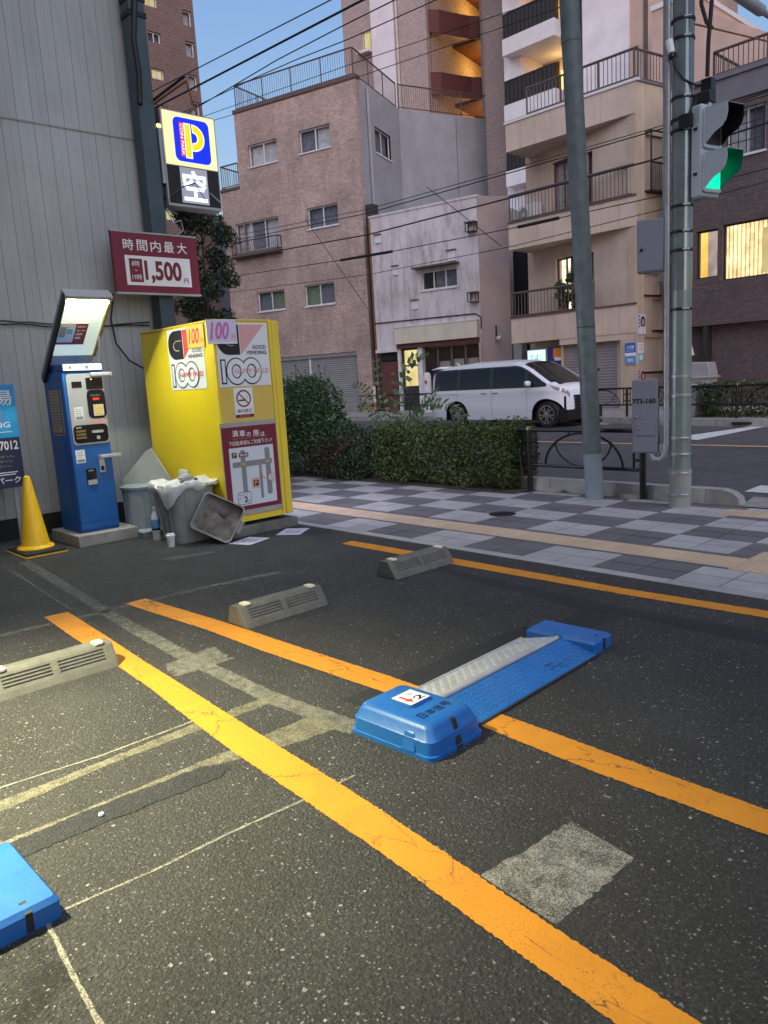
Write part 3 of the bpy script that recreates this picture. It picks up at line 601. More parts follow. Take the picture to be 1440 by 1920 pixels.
# ------------------------------------------------------------------ coin park sign on its steel post
sp = thing('sign_post', 'dark blue grey steel post at the corner of the clad building', 'post', (-7.9, 4.115, 0))
B('post', 'steel_blue', sp, (-7.995, 4.03, 0), (-7.82, 4.205, 8), bevel=.006); B('base_plate', 'steel_blue', sp, (-8.05, 3.97, 0), (-7.76, 4.265, .02))
MB().tube([(-7.82, 4.19, 5.6), (-7.80, 4.10, 5.3), (-7.78, 4.03, 4.9), (-7.80, 4.06, 4.6), (-7.81, 4.04, 4.3)], .03, 8).build('cable_bundle', 'cable', sp, True)
for z in (5.15, 5.3): B('clamp_band', 'dark_metal', sp, (-8.0, 4.02, z), (-7.81, 4.215, z+.05))
B('bracket_box', 'black_paint', sp, (-7.98, 4.205, 3.42), (-7.84, 4.255, 3.54)); B('bracket_box', 'black_paint', sp, (-7.98, 4.205, 4.18), (-7.84, 4.255, 4.30))
B('conduit', 'galv', sp, (-7.83, 4.212, 3.55), (-7.80, 4.245, 4.15))
for k, y in enumerate((4.22, 4.245)): MB().lathe([(.005, 0), (.014, .01), (.014, .03), (.005, .04)], (-7.80, y-.01, 4.10+.0*k), 8).build('indicator', 'amber_dot', sp)
ps = thing('parking_sign', 'lit blue and yellow coin parking sign with white vacancy display', 'sign', (-7.9, 4.57, 3.33))
B('cabinet', 'alu_frame', ps, (-8.0, 4.25, 3.33), (-7.80, 4.905, 4.305), bevel=.008)
F = FX(-7.80)
rc('lit_face', 'sign_cream', ps, F, 4.268, 3.755, 4.888, 4.290, .001, .004)
pl('blue_square', 'sign_blue_lit', ps, F, rrect(4.385, 3.80, 4.815, 4.245, .06), .006, .002)
rc('red_strip', 'sign_red_lit', ps, F, 4.455, 3.85, 4.503, 4.195, .009, .001)
text(ps, 'COIN PARK', F, 4.462, 3.862, .034, .32, 'sign_white_lit', .0115, .012, rot=-90)
rc('letter_border', 'sign_white_lit', ps, F, 4.507, 3.838, 4.590, 4.195, .009, .001); rc('letter_stem', 'sign_yellow_lit', ps, F, 4.518, 3.850, 4.580, 4.183, .011, .001)
def halfring(c, r0, r1, n=20):
    return [(c[0]+r1*math.cos(math.radians(a)), c[1]+r1*math.sin(math.radians(a))) for a in [-100+190*i/n for i in range(n+1)]]+[(c[0]+r0*math.cos(math.radians(a)), c[1]+r0*math.sin(math.radians(a))) for a in [90-190*i/n for i in range(n+1)]]
def ringmesh(c, r0, r1, z, m, nm, a0=-100, a1=92, n=24):
    vs = []; fs = []
    for i in range(n+1):
        a = math.radians(a0+(a1-a0)*i/n); vs += [(c[0]+r0*math.cos(a), c[1]+r0*math.sin(a), z), (c[0]+r1*math.cos(a), c[1]+r1*math.sin(a), z)]
    for i in range(n): fs.append((2*i, 2*i+1, 2*i+3, 2*i+2))
    return MB(F).add(vs, fs).build(nm, m, ps)
ringmesh((4.612, 4.055), .050, .138, .0095, 'sign_white_lit', 'letter_bowl_border', -102, 94); ringmesh((4.612, 4.055), .062, .126, .0115, 'sign_yellow_lit', 'letter_bowl', -98, 90)
rc('display_back', 'black_base', ps, F, 4.268, 3.36, 4.888, 3.745, .001, .003); rc('display_glow', 'led_glow', ps, F, 4.415, 3.375, 4.745, 3.74, .005, .001)
text(ps, '空', F, 4.44, 3.40, .285, .315, 'led_white', .008, .022)
tag(MB().tube([(-7.78, 4.26, 3.40), (-7.74, 4.40, 3.52), (-7.74, 4.56, 3.575)], .007, 6).build('stay_rod', 'black_paint', ps), None)
MB().tube([(-7.74, 4.56, 3.56), (-7.75, 4.68, 3.40)], .004, 6).build('stay_rod', 'black_paint', ps); MB().tube([(-7.76, 4.74, 3.50), (-7.76, 4.88, 3.40)], .006, 6).build('stay_rod', 'galv', ps)
br = thing('stay_bracket', 'slim rusty stay arm above the lit parking sign', 'bracket', (-7.9, 4.2, 4.3))
MB().tube([(-7.86, 4.2, 4.33), (-7.5, 4.42, 4.5)], .012, 6).build('arm', 'rust', br); MB().tube([(-7.86, 4.19, 4.36), (-7.48, 4.40, 4.54)], .014, 6).build('arm', 'cable', br); MB().tube([(-7.5, 4.42, 4.5), (-7.85, 4.72, 4.31)], .008, 6).build('strut', 'rust', br)
rd = thing('price_board', 'maroon maximum price board reading 1,500 yen above the vending machine', 'sign', (-7.78, 4.02, 2.4))
B('panel', 'maroon', rd, (-7.80, 3.54, 2.405), (-7.75, 4.50, 3.0)); B('edge_rail', 'alu_frame', rd, (-7.805, 3.535, 3.0), (-7.745, 4.505, 3.018)); B('edge_rail', 'alu_frame', rd, (-7.805, 3.535, 2.385), (-7.745, 4.505, 2.405))
B('mount', 'steel_blue', rd, (-7.82, 4.05, 2.5), (-7.80, 4.19, 2.9))
F = FX(-7.75)
for k, ch in enumerate('時間内最大'): text(rd, ch, F, 3.655+k*.152, 2.825, .115, .112, 'print_white', .003, .008)
rc('white_field', 'print_white', rd, F, 3.66, 2.478, 4.40, 2.775, .001, .001); rc('red_field', 'maroon', rd, F, 3.70, 2.51, 3.845, 2.745, .003, .001)
text(rd, '8時', F, 3.73, 2.665, .085, .06, 'print_white', .005, .0); text(rd, '〜', F, 3.755, 2.62, .03, .014, 'print_white', .005, .01); text(rd, '19時', F, 3.72, 2.53, .105, .06, 'print_white', .005, .0)
text(rd, '1,500', F, 3.865, 2.50, .425, .235, 'maroon', .004, .035); text(rd, '円', F, 4.31, 2.515, .055, .055, 'maroon', .004, .01)
MB().tube([(-7.84, 4.24, 3.3), (-7.80, 4.28, 3.15), (-7.78, 4.36, 3.18), (-7.78, 4.38, 3.08), (-7.80, 4.30, 3.02)], .009, 6).build('lead_wire', 'galv', sp, True)
# ------------------------------------------------------------------ yellow vending machine
vb = thing('vending_plinth', 'low concrete block under the yellow vending machine', 'plinth', (-6.8, 3.96, 0)); B('block', 'concrete_dark', vb, (-7.52, 3.57, 0), (-6.03, 4.335, .095), bevel=.008)
VX, VY = -6.06, 3.60
vm = thing('vending_machine', 'tall yellow vending machine seen from its decorated back and side', 'vending machine', (-6.78, 3.93, .095))
B('body', 'yellow', vm, (-7.47, VY, .135), (VX, 4.215, 1.955), bevel=.008)
for x in (-7.40, -6.12):
    for y in (3.66, 4.17): MB().lathe([(.025, 0), (.025, .01), (.01, .012), (.01, .045)], (x, y, .0955), 10).build('foot', 'dark_metal', vm)
B('side_trim', 'yellow_trim', vm, (VX, 4.18, .14), (VX+.014, 4.216, 1.96), bevel=.003); B('front_door', 'yellow_trim', vm, (-7.47, 4.222, .14), (VX+.012, 4.30, 1.96), bevel=.01)
B('display_window', 'vend_front', vm, (-7.40, 4.302, .75), (-6.15, 4.308, 1.9)); B('corner_trim', 'yellow_trim', vm, (VX-.03, VY-.008, .14), (VX+.008, VY+.02, 1.96), bevel=.003)
B('top_trim', 'yellow_trim', vm, (-7.475, VY-.006, 1.955), (VX+.006, 4.22, 1.97), bevel=.003); B('skirt', 'yellow_trim', vm, (VX, VY+.02, .135), (VX+.006, 4.18, .19)); 
FR, FL = FX(VX), FY(VY)
rc('side_skin', 'yellow_faded', vm, FR, VY+.021, .191, 4.179, 1.954, .0002, .0006)
def art(F, x0, z0, w, h, tint):
    """G mark, triangle, name and outlined 100 on a white panel"""
    wp = rc('art_panel', 'white_panel', vm, F, x0, z0, x0+w, z0+h, .001, .004)
    X = lambda a: x0+a*w; Z = lambda a: z0+a*h
    gx = [(X(.44), Z(.50)), (X(.44), Z(.97)), (X(.22), Z(.97))]+[(X(.22)-X(.0)+X(0)-.20*w*math.sin(math.radians(a)), Z(.735)+.235*h*math.cos(math.radians(a))) for a in range(15, 180, 15)]+[(X(.22), Z(.50))]
    pl('letter_mark', 'print_black', wp, F, gx, .006, .001)
    c = MB(F); pts = [(X(.40), Z(.80), .0085), (X(.26), Z(.80), .0085), (X(.20), Z(.77), .0085), (X(.18), Z(.72), .0085), (X(.20), Z(.67), .0085), (X(.25), Z(.645), .0085), (X(.33), Z(.645), .0085)]
    c.tube(pts, .0045, 4).build('letter_line', 'cream', wp)
    pl('triangle', tint, wp, F, [(X(.455), Z(.50)), (X(.93), Z(.97)), (X(.455), Z(.97))], .006, .001)
    text(wp, 'GOOD', F, X(.68), Z(.585), .27*w, .062*h, 'print_black', .0065, .025); text(wp, 'VENDING', F, X(.555), Z(.50), .40*w, .062*h, 'print_black', .0065, .025)
    text(wp, '1', F, X(.05), Z(.045), .10*w, .39*h, 'navy', .0065, .10)
    rc('digit_fill', 'white_panel', wp, F, X(.072), Z(.07), X(.128), Z(.41), .0085, .0005)
    for cx in (.34, .63):
        for r0, r1, m_, dd in ((.075, .198, 'navy', .0075), (.094, .178, 'white_panel', .0095)):
            vs = []; fs = []; n = 28
            for i in range(n):
                a = 2*math.pi*i/n
                for r in (r0, r1): vs.append((X(cx)+r*w*math.cos(a), Z(.24)+(r+.02)*h*1.0*math.sin(a), dd+(.0005 if cx > .5 else 0)))
            for i in range(n): j = (i+1) % n; fs.append((2*i, 2*i+1, 2*j+1, 2*j))
            MB(F).add(vs, fs).build('digit_ring', m_, wp)
    text(wp, 'HAPPY PRICE', F, X(.30), Z(.205), .66*w, .075*h, 'print_red' if tint == 'print_red' else 'print_pink', .012, .01)
    return wp
art(FR, 3.615, 1.375, .555, .565, 'print_pink'); art(FL, -6.90, 1.375, .665, .565, 'print_red')
pc = rc('price_card', 'print_lilac', vm, FR, 3.53, 1.755, 3.83, 1.965, .016, .006); text(pc, '100', FR, 3.555, 1.79, .20, .155, 'print_pink2', .0235, .03, shear=.25); text(pc, '円', FR, 3.775, 1.79, .04, .045, 'print_pink2', .0235, .01); rc('card_edge', 'print_white', pc, FR, 3.53, 1.755, 3.83, 1.768, .022, .001)
pc = rc('price_card', 'print_yellow', vm, FL, -6.50, 1.745, -6.20, 1.945, .008, .004); text(pc, '100', FL, -6.475, 1.78, .20, .14, 'print_red', .0135, .02, shear=.25); text(pc, '円', FL, -6.26, 1.78, .04, .045, 'print_red', .0135, .01)
ns = rc('no_smoking_sticker', 'print_white', vm, FR, 3.755, 1.09, 3.955, 1.362, .001, .002)
MB(FR).add(*(lambda n: ([(3.855+r*math.cos(2*math.pi*i/n), 1.265+r*math.sin(2*math.pi*i/n), .0038) for i in range(n) for r in (.064, .078)], [(2*i, 2*i+1, (2*i+3) % (2*n), (2*i+2) % (2*n)) for i in range(n)]))(28)).build('ban_ring', 'maroon', ns)
MB(FR).add([(3.800, 1.312, .0042), (3.808, 1.320, .0042), (3.910, 1.218, .0042), (3.902, 1.210, .0042)], [(0, 3, 2, 1)]).build('ban_bar', 'maroon', ns); rc('cigarette', 'print_black', ns, FR, 3.80, 1.243, 3.875, 1.257, .0034, .0004)
MB(FR).tube([(3.885, 1.26, .0036), (3.90, 1.275, .0036), (3.88, 1.285, .0036), (3.895, 1.30, .0036)], .002, 4).build('smoke', 'print_grey', ns)
text(ns, '場内禁煙', FR, 3.775, 1.135, .16, .036, 'print_black', .0035, .008); rc('red_band', 'maroon', ns, FR, 3.757, 1.092, 3.953, 1.122, .0033, .0004); text(ns, '場内禁煙', FR, 3.80, 1.099, .11, .016, 'print_orange', .0042)
mp = rc('map_board', 'alu_frame', vm, FR, 3.575, .20, 4.175, 1.055, .008, .008); rc('map_field', 'maroon', mp, FR, 3.58, .245, 4.17, 1.015, .017, .001)
for k, (ch, w) in enumerate(zip('満車の際は', (.062, .062, .045, .06, .045))): text(mp, ch, FR, 3.69+k*.076, .925-.004*k, w, .06 if k not in (2, 4) else .042, 'print_white', .0195, .008)
for i in range(26): rc('dotted_rule', 'print_yellow', mp, FR, 3.69+i*.0145, .905, 3.698+i*.0145, .908, .019, .0004)
text(mp, '下記駐車場もご利用下さい!', FR, 3.645, .845, .47, .042, 'print_white', .0195, .004); rc('map_sheet', 'mapwhite', mp, FR, 3.64, .285, 4.12, .825, .019, .001)
for (x0, z0, x1, z1) in ((3.665, .645, 4.095, .695), (3.755, .40, 3.805, .80), (4.02, .36, 4.075, .80), (3.945, .33, 3.975, .65)): pl('map_street', 'print_grey', mp, FR, rrect(x0, z0, x1, z1, .012, 3), .0205+.0004*rnd.random(), .0004)
for x in (3.78, 4.045):
    rc('map_signal', 'print_yellow', mp, FR, x-.025, .662, x+.025, .682, .022, .0004)
    for dx in (-.014, .014): pl('map_signal', 'navy', mp, FR, circ(x+dx, .672, .006, 8), .0228, .0003)
for (x, z, s) in ((3.665, .735, .05), (3.872, .455, .055)):
    if s > .05: rc('map_lot', 'print_pink', mp, FR, x-.02, z-.02, x+s+.02, z+s+.02, .0213, .0003)
    rc('map_parking', 'navy', mp, FR, x, z, x+s, z+s, .022, .0004); text(mp, 'P', FR, x+.014, z+.007, s*.5, s*.74, 'print_yellow', .0235, .02)
pl('map_callout', 'maroon', mp, FR, rrect(3.735, .735, 3.84, .775, .01, 3), .022, .0004); text(mp, '現在地', FR, 3.745, .743, .085, .024, 'print_white', .0235, .015)
MB(FR).add(*(lambda n: ([(4.075+r*math.cos(2*math.pi*i/n), .515+r*1.35*math.sin(2*math.pi*i/n), .0222) for i in range(n) for r in (.034, .038)], [(2*i, 2*i+1, (2*i+3) % (2*n), (2*i+2) % (2*n)) for i in range(n)]))(20)).build('map_callout', 'print_red', mp); pl('map_callout', 'mapwhite', mp, FR, circ(4.075, .515, .034, 16), .0215, .0003); text(mp, '入\n口', FR, 4.055, .485, .04, .062, 'print_red', .0225, .01); MB(FR).tube([(4.04, .51, .0222), (3.98, .53, .0222), (3.955, .60, .0222), (3.955, .66, .0222), (3.92, .665, .0222)], .004, 4).build('map_route', 'print_pink', mp)
pl('map_note', 'navy', mp, FR, rrect(3.69, .298, 3.835, .415, .02, 4), .0215, .0004); pl('map_note', 'mapwhite', mp, FR, rrect(3.695, .303, 3.83, .41, .018, 4), .0222, .0004); text(mp, '2', FR, 3.755, .318, .04, .055, 'navy', .0235, .03); text(mp, '台', FR, 3.803, .32, .018, .02, 'navy', .0235, .01); text(mp, '徒歩で', FR, 3.703, .382, .10, .016, 'navy', .0235); text(mp, '約', FR, 3.705, .35, .02, .018, 'navy', .0235)
# ------------------------------------------------------------------ payment machine
pp = thing('payment_plinth', 'low concrete plinth carrying the blue payment machine', 'plinth', (-7.3, 2.84, 0)); B('block', 'concrete', pp, (-7.66, 2.55, 0), (-6.97, 3.13, .11), bevel=.008)
pm = thing('payment_machine', 'blue parking payment machine with an illuminated slanted hood', 'payment machine', (-7.33, 2.82, .11))
PX = -7.08
B('cabinet', 'pay_blue2', pm, (-7.56, 2.625, .135), (PX, 3.0, 1.60), bevel=.012); B('base', 'pay_blue', pm, (-7.55, 2.632, .11), (PX-.01, 2.993, .135)); B('door_seam', 'pay_blue', pm, (PX, 2.63, .205), (PX+.0015, 2.995, .212)); MB().tube([(-7.20, 2.622, .2), (-7.20, 2.622, 1.45)], .006, 6).build('side_hinge', 'pay_blue', pm)
B('header_body', 'pay_blue', pm, (-7.54, 2.63, 1.60), (PX+.012, 2.995, 1.665), bevel=.006)
F = FX(PX)
hb = rc('header_strip', 'header_lit', pm, F, 2.64, 1.605, 2.99, 1.66, .013, .004)
for k in range(2): rc('header_icon', 'brass', hb, F, 2.69+k*.15, 1.615, 2.715+k*.15, 1.645, .018, .001)
for k in range(3): text(hb, ['料金', '精算', '領収証'][k], F, 2.73+k*.08, 1.62, .05, .022, 'print_black', .0185)
pl('silver_panel', 'pay_silver', pm, F, rrect(2.655, .93, 2.995, 1.575, .03), .001, .005)
rc('screen', 'gloss_black', pm, F, 2.70, 1.45, 2.79, 1.505, .007, .003); rc('card_reader', 'gloss_black', pm, F, 2.83, 1.43, 2.985, 1.535, .007, .004); rc('status_light', 'amber_dot', pm, F, 2.875, 1.515, 2.887, 1.525, .012, .001)
kp = pl('keypad_panel', 'gloss_black', pm, F, rrect(2.825, 1.165, 2.992, 1.425, .045), .007, .006); text(kp, '料金表示', F, 2.86, 1.365, .09, .018, 'print_grey', .0145); text(kp, '8880', F, 2.875, 1.33, .06, .022, 'led_red', .0145, .01); rc('keypad', 'cream', kp, F, 2.87, 1.185, 2.965, 1.29, .0145, .004)
for i in range(3):
    for j in range(4): rc('key', 'print_yellow', kp, F, 2.88+i*.027, 1.20+j*.022, 2.90+i*.027, 1.215+j*.022, .019, .003)
nt = rc('notice', 'print_white', pm, F, 2.695, 1.155, 2.775, 1.275, .0065, .001)
for i in range(4): rc('notice_line', 'print_grey', nt, F, 2.705, 1.25-i*.016, 2.765-.01*(i % 2), 1.255-i*.016, .0078, .0003)
rc('notice_block', 'print_grey', nt, F, 2.703, 1.162, 2.767, 1.19, .0078, .0003)
rc('pink_strip', 'print_pink', pm, F, 2.83, 1.115, 2.99, 1.15, .007, .001); text(pm, 'コイン投入口', F, 2.85, 1.124, .12, .018, 'print_red', .0085)
lp = pl('slot_panel', 'gloss_black', pm, F, rrect(2.665, .945, 2.985, 1.11, .04), .0072, .004)
for i in range(3): rc('bill_slot', 'brass', lp, F, 2.685, .985+i*.03, 2.775, 1.005+i*.03, .0115, .004)
MB(F).lathe([(.03, 0), (.03, .012), (.02, .016)], (0, 0, 0), 16)
pl('coin_slot', 'pay_silver', lp, F, rrect(2.83, 1.03, 2.94, 1.055, .012, 3), .0115, .006); pl('return_button', 'pay_silver', lp, F, circ(2.885, .985, .018, 14), .0115, .006); text(lp, '紙幣', F, 2.69, 1.08, .05, .016, 'print_white', .0125)
nt = rc('notice', 'print_white', pm, F, 2.66, .765, 2.745, .885, .001, .001); rc('notice_block', 'print_grey', nt, F, 2.668, .772, 2.737, .80, .0022, .0003)
for i in range(4): rc('notice_line', 'print_grey', nt, F, 2.67, .865-i*.016, 2.735-.012*(i % 2), .870-i*.016, .0022, .0003)
lk = rc('lock_plate', 'pay_silver', pm, F, 2.865, .66, 2.915, .82, .001, .014); rc('lock_keyhole', 'gloss_black', lk, F, 2.873, .675, 2.905, .72, .0155, .002); MB(F).box((2.87, .79, .0155), (3.07, .825, .045)).build('handle', 'pay_silver', lk, bevel=.006)
MB(F).box((2.87, 1.545, .012), (3.07, 1.58, .05)).build('lower_light', 'pay_silver', pm, bevel=.006)
rt = rc('return_tray', 'gloss_black', pm, F, 2.735, .555, 2.83, .705, .001, .006); rc('tray_flap', 'pay_silver', rt, F, 2.74, .555, 2.825, .60, .0075, .006); text(rt, '返却口', F, 2.755, .68, .05, .014, 'print_white', .0078)
F2 = FY(2.625)
lb = rc('terms_label', 'tan_label', pm, F2, -7.46, 1.02, -7.16, 1.44, .001, .001)
for i in range(14): rc('terms_line', 'wood_brown', lb, F2, -7.45, 1.415-i*.026, -7.25+rnd.uniform(-.06, .06), 1.421-i*.026, .0022, .0003)
rc('terms_band', 'maroon', lb, F2, -7.45, 1.035, -7.17, 1.05, .0022, .0003)
# slanted illuminated hood
hx = Vector((.76, 0, .685)).normalized(); hn = Vector((hx.z, 0, -hx.x)); HM = Matrix(((hx.x, 0, hn.x, -7.50), (0, 1, 0, 0), (hx.z, 0, hn.z, 1.53), (0, 0, 0, 1)))
HL = 1.045
hd = MB(HM).box((0, 2.60, -.075), (HL, 3.02, -.006)).build('hood', 'alu_frame', pm, bevel=.008); lit = MB(HM).box((.33, 2.622, -.005), (HL-.03, 2.998, .002)).build('hood_light', 'panel_lit', hd)
MB(HM).box((0, 2.598, -.03), (HL, 2.622, .02)).build('hood_rim', 'dark_metal', hd); MB(HM).box((0.33, 2.998, -.03), (HL, 3.022, .02)).build('hood_rim', 'brass', hd); MB(HM).box((HL-.03, 2.60, -.03), (HL+.005, 3.02, .03)).build('hood_rim', 'alu_frame', hd)
MB(HM).box((HL-.075, 2.64, .006), (HL-.035, 2.98, .022)).build('light_bar', 'light_bar', hd)
HT = HM @ Matrix(((0, 1, 0, 0), (1, 0, 0, 0), (0, 0, 1, 0), (0, 0, 0, 1)))
pb = MB(HM).box((.47, 2.625, .003), (.72, 2.88, .006)).build('tariff_sheet', 'maroon', hd); MB(HM).box((.50, 2.63, .0065), (.71, 2.77, .008)).build('tariff_photo', 'pay_silver', pb); MB(HM).box((.56, 2.64, .0085), (.69, 2.69, .010)).build('tariff_photo', 'print_grey', pb); MB(HM).box((.60, 2.70, .0085), (.66, 2.75, .010)).build('tariff_photo', 'print_sky', pb)
for k, (tx, w, h_) in enumerate((('駐車料金', .075, .022), ('8時-19時', .075, .018), ('1500', .06, .026), ('400', .05, .026))): text(pb, tx, HT, 2.785, .675-.045*k, w, h_, 'print_white', .0072, .012)
MB().tube([(-7.10, 2.985, 1.66), (-7.02, 2.985, 1.90)], .008, 6).build('hood_stay', 'alu', pm)
# ------------------------------------------------------------------ small things by the wall
cn = thing('traffic_cone', 'yellow traffic cone on a black rubber base beside blue payment machine', 'cone', (-7.22, 2.25, 0))
MB().lathe([(.155, .03), (.16, .045), (.15, .06), (.125, .07), (.118, .10), (.032, .665), (.026, .69), (.012, .698)], (-7.22, 2.25, 0), 28).build('cone', 'cone_yellow', cn, True)
MB().poly(rrect(-7.50, 2.065, -6.95, 2.44, .02, 3), 0, .012).build('weight_edge', 'cone_yellow', cn); MB().poly(rrect(-7.495, 2.075, -6.956, 2.435, .02, 3), .0125, .034).build('rubber_base', 'rubber', cn, bevel=.004)
bs = thing('information_sign', 'light and dark blue parking notice board standing at the left edge', 'sign', (-7.72, 1.9, 0))
F = FX(-7.70)
B('upper_panel', 'sign_blue', bs, (-7.72, 1.45, 1.03), (-7.70, 2.395, 1.52)); B('lower_panel', 'sign_navy', bs, (-7.722, 1.45, .56), (-7.70, 2.385, 1.03))
for y in (1.55, 2.295): B('leg', 'galv', bs, (-7.745, y-.018, 0), (-7.723, y+.018, 1.5))
for k, ch in enumerate('駐車場'): text(bs, ch, F, 1.72+k*.225, 1.33, .195, .14, 'print_white', .002, .008)
text(bs, 'PARKING', F, 1.92, 1.125, .40, .05, 'print_white', .002, .01); rc('pale_block', 'print_sky', bs, F, 1.7, 1.18, 2.28, 1.285, .001, .0005); rc('rule', 'print_white', bs, F, 1.6, 1.08, 2.33, 1.087, .001, .0005)
text(bs, '7012', F, 2.20, .915, .165, .085, 'print_white', .002, .02)
for k in range(3): text(bs, 'ご利用ください。', F, 1.9, .845-.045*k, .42-.02*k, .022, 'tan_label', .002, .01)
for k in range(2): rc('small_print', 'print_white', bs, F, 1.5, .70-.02*k, 2.33-.02*k, .709-.02*k, .001, .0005)
text(bs, 'パーク', F, 2.125, .60, .225, .06, 'print_white', .002, .02)
# bins
wbn = thing('waste_bin', 'square grey waste bin lined with a white plastic bag', 'bin', (-6.43, 3.355, 0))
MB().lathe([(.175, 0), (.18, .02), (.232, .50), (.25, .505), (.252, .53), (.238, .535), (.225, .50), (.22, .45)], (-6.43, 3.355, 0), 28, 5).build('tub', 'bin_grey', wbn, True)
for a in range(4):
    for k in (-1, 0, 1):
        an = a*math.pi/2; d = Vector((math.cos(an), math.sin(an), 0)); s = Vector((-d.y, d.x, 0)); c = Vector((-6.43, 3.355, 0))
        MB().tube([c+d*.184+s*(.09*k)+Vector((0, 0, .05)), c+d*.228+s*(.11*k)+Vector((0, 0, .46))], .006, 5).build('rib', 'bin_grey', wbn, True)
vs = []; fs = []; NB = 96; RG = [(.246, .455), (.256, .48), (.264, .505), (.262, .53), (.250, .548), (.225, .552), (.195, .54), (.16, .53), (.12, .535), (.08, .545), (.03, .55)]
ph = [rnd.uniform(0, 6.28) for _ in range(8)]
for j, (r, z) in enumerate(RG):
    for i in range(NB):
        a = 2*math.pi*i/NB; ca, sa = math.cos(a), math.sin(a); m = (abs(ca)**5+abs(sa)**5)**(-.2) if j < 6 else 1
        w = .5*math.sin(7*a+ph[0]+.5*j)+.35*math.sin(13*a+ph[1]-.8*j)+.3*math.sin(23*a+ph[2]+1.1*j)+.2*math.sin(37*a+ph[3]-.6*j)
        hem = (.05*math.sin(2*a+ph[4])+.035*math.sin(5*a+ph[5])) if j < 3 else .018*math.sin(3*a+ph[6])
        rr = r*m*(1+.022*w); vs.append((-6.43+rr*ca, 3.355+rr*sa, z+hem*(1.4-.4*j if j < 3 else 1)+.012*w))
for j in range(len(RG)-1):
    for i in range(NB): fs.append((j*NB+i, j*NB+(i+1) % NB, (j+1)*NB+(i+1) % NB, (j+1)*NB+i))
fs.append(tuple((len(RG)-1)*NB+i for i in range(NB))); MB().add(vs, fs).build('bag_liner', 'bag', wbn, True)
ru = thing('rubbish', 'crumpled clear cup and packet on top of the lined waste bin', 'rubbish', (-6.38, 3.33, .56))
MB().lathe([(.03, 0), (.04, .09), (.037, .09), (.027, .005)], (-6.40, 3.36, .565), 14).build('clear_cup', 'pet', ru, True); MB().lathe([(.02, 0), (.06, .012), (.068, .035), (.05, .055), (.01, .06)], (-6.31, 3.33, .562), 9, 3).build('packet', 'container', ru, True); MB().lathe([(.01, 0), (.022, .01), (.012, .022)], (-6.22, 3.38, .565), 7).build('scrap', 'cable', ru)
# lid leaning on the bin
nrm = Vector((.62, -.58, .30)).normalized(); ax = Vector((.52, .40, -.62)); ax = (ax-nrm*ax.dot(nrm)).normalized(); ay = nrm.cross(ax)
LM = Matrix(((ax.x, ay.x, nrm.x, -5.99), (ax.y, ay.y, nrm.y, 3.43), (ax.z, ay.z, nrm.z, .235), (0, 0, 0, 1))) @ Matrix.Rotation(math.radians(17), 4, 'Z')
ld = thing('bin_lid', 'dirty grey bin lid leaning upside down against the lined waste bin', 'lid', (-5.99, 3.43, 0))
hw, hh = .185, .165
base = rrect(-hw, -hh, hw, hh, .04, 4); MB(LM).poly(base, -.062, -.05).build('lid_panel', 'lid_inside', ld)
vs = []; fs = []; n = len(base)
for s, z in ((.97, -.055), (1.03, 0), (1.09, 0), (1.09, -.016), (1.06, -.016), (1.0, -.066)): vs += [(x*s, y*s, z) for x, y in base]
for j in range(5):
    for i in range(n): fs.append((j*n+i, j*n+(i+1) % n, (j+1)*n+(i+1) % n, (j+1)*n+i))
MB(LM).add(vs, fs).build('lid_rim', 'bin_grey', ld, True)
MB(LM).lathe([(.02, 0), (.05, .004), (.035, .014), (.008, .018)], (.02, .07, -.05), 9).build('dried_leaf', 'wood_brown', ld); MB(LM).box((hw*1.0, -.06, -.07), (hw*1.0+.05, .06, -.02)).build('handle', 'bin_grey', ld, bevel=.01)
rb = thing('round_bin', 'round ribbed grey bin between payment machine and yellow machine', 'bin', (-7.20, 3.30, 0))
MB().lathe([(.165, 0), (.165, .03), (.18, .44), (.195, .445), (.20, .47), (.185, .475), (.16, .478), (.02, .485)], (-7.20, 3.30, 0), 30).build('tub', 'bin_blue', rb, True)
for k in range(18):
    a = 2*math.pi*k/18; MB().tube([(-7.20+.167*math.cos(a), 3.30+.167*math.sin(a), .04), (-7.20+.181*math.cos(a), 3.30+.181*math.sin(a), .43)], .004, 4).build('rib', 'bin_blue', rb)
tray = thing('broken_tray', 'flat grey tray lying beneath the round ribbed bin', 'tray', (-7.0, 3.26, 0)); B('tray', 'bin_blue', tray, (-7.06, 3.12, 0), (-6.86, 3.40, .05), bevel=.006); B('rim', 'bin_blue', tray, (-7.07, 3.11, .05), (-6.85, 3.41, .058))
# two grey panels leaning behind the bins
lp_ = thing('plastic_board', 'pale grey plastic board leaning behind the round bin', 'board', (-7.35, 3.45, 0))
def slab(p0, u, v, th): n_ = Vector(u).cross(Vector(v)).normalized()*th; p0 = Vector(p0); u = Vector(u); v = Vector(v); return MB().hexa([p0, p0+u, p0+u+v, p0+v], [p0+n_, p0+u+n_, p0+u+v+n_, p0+v+n_])
slab((-7.42, 3.22, .50), (.16, .26, .33), (.28, .10, -.42), .045).build('panel', 'bin_grey', lp_, bevel=.012); slab((-7.40, 3.21, .515), (.14, .235, .30), (.255, .09, -.385), -.006).build('inner_face', 'bin_grey', lp_, bevel=.004)
slab((-7.30, 3.30, .0), (.20, .18, .03), (-.1, .12, .32), .02).build('foot_panel', 'bin_grey', lp_)
bt = thing('water_bottle', 'clear plastic water bottle standing beside the square bin', 'bottle', (-6.66, 3.16, 0))
MB().lathe([(.036, 0), (.040, .008), (.040, .20), (.036, .225), (.018, .27), (.013, .28), (.013, .295)], (-6.66, 3.16, 0), 18).build('body', 'pet', bt, True); MB().lathe([(.015, .293), (.016, .297), (.016, .315), (.013, .318)], (-6.66, 3.16, 0), 14).build('cap', 'cup_white', bt, True)
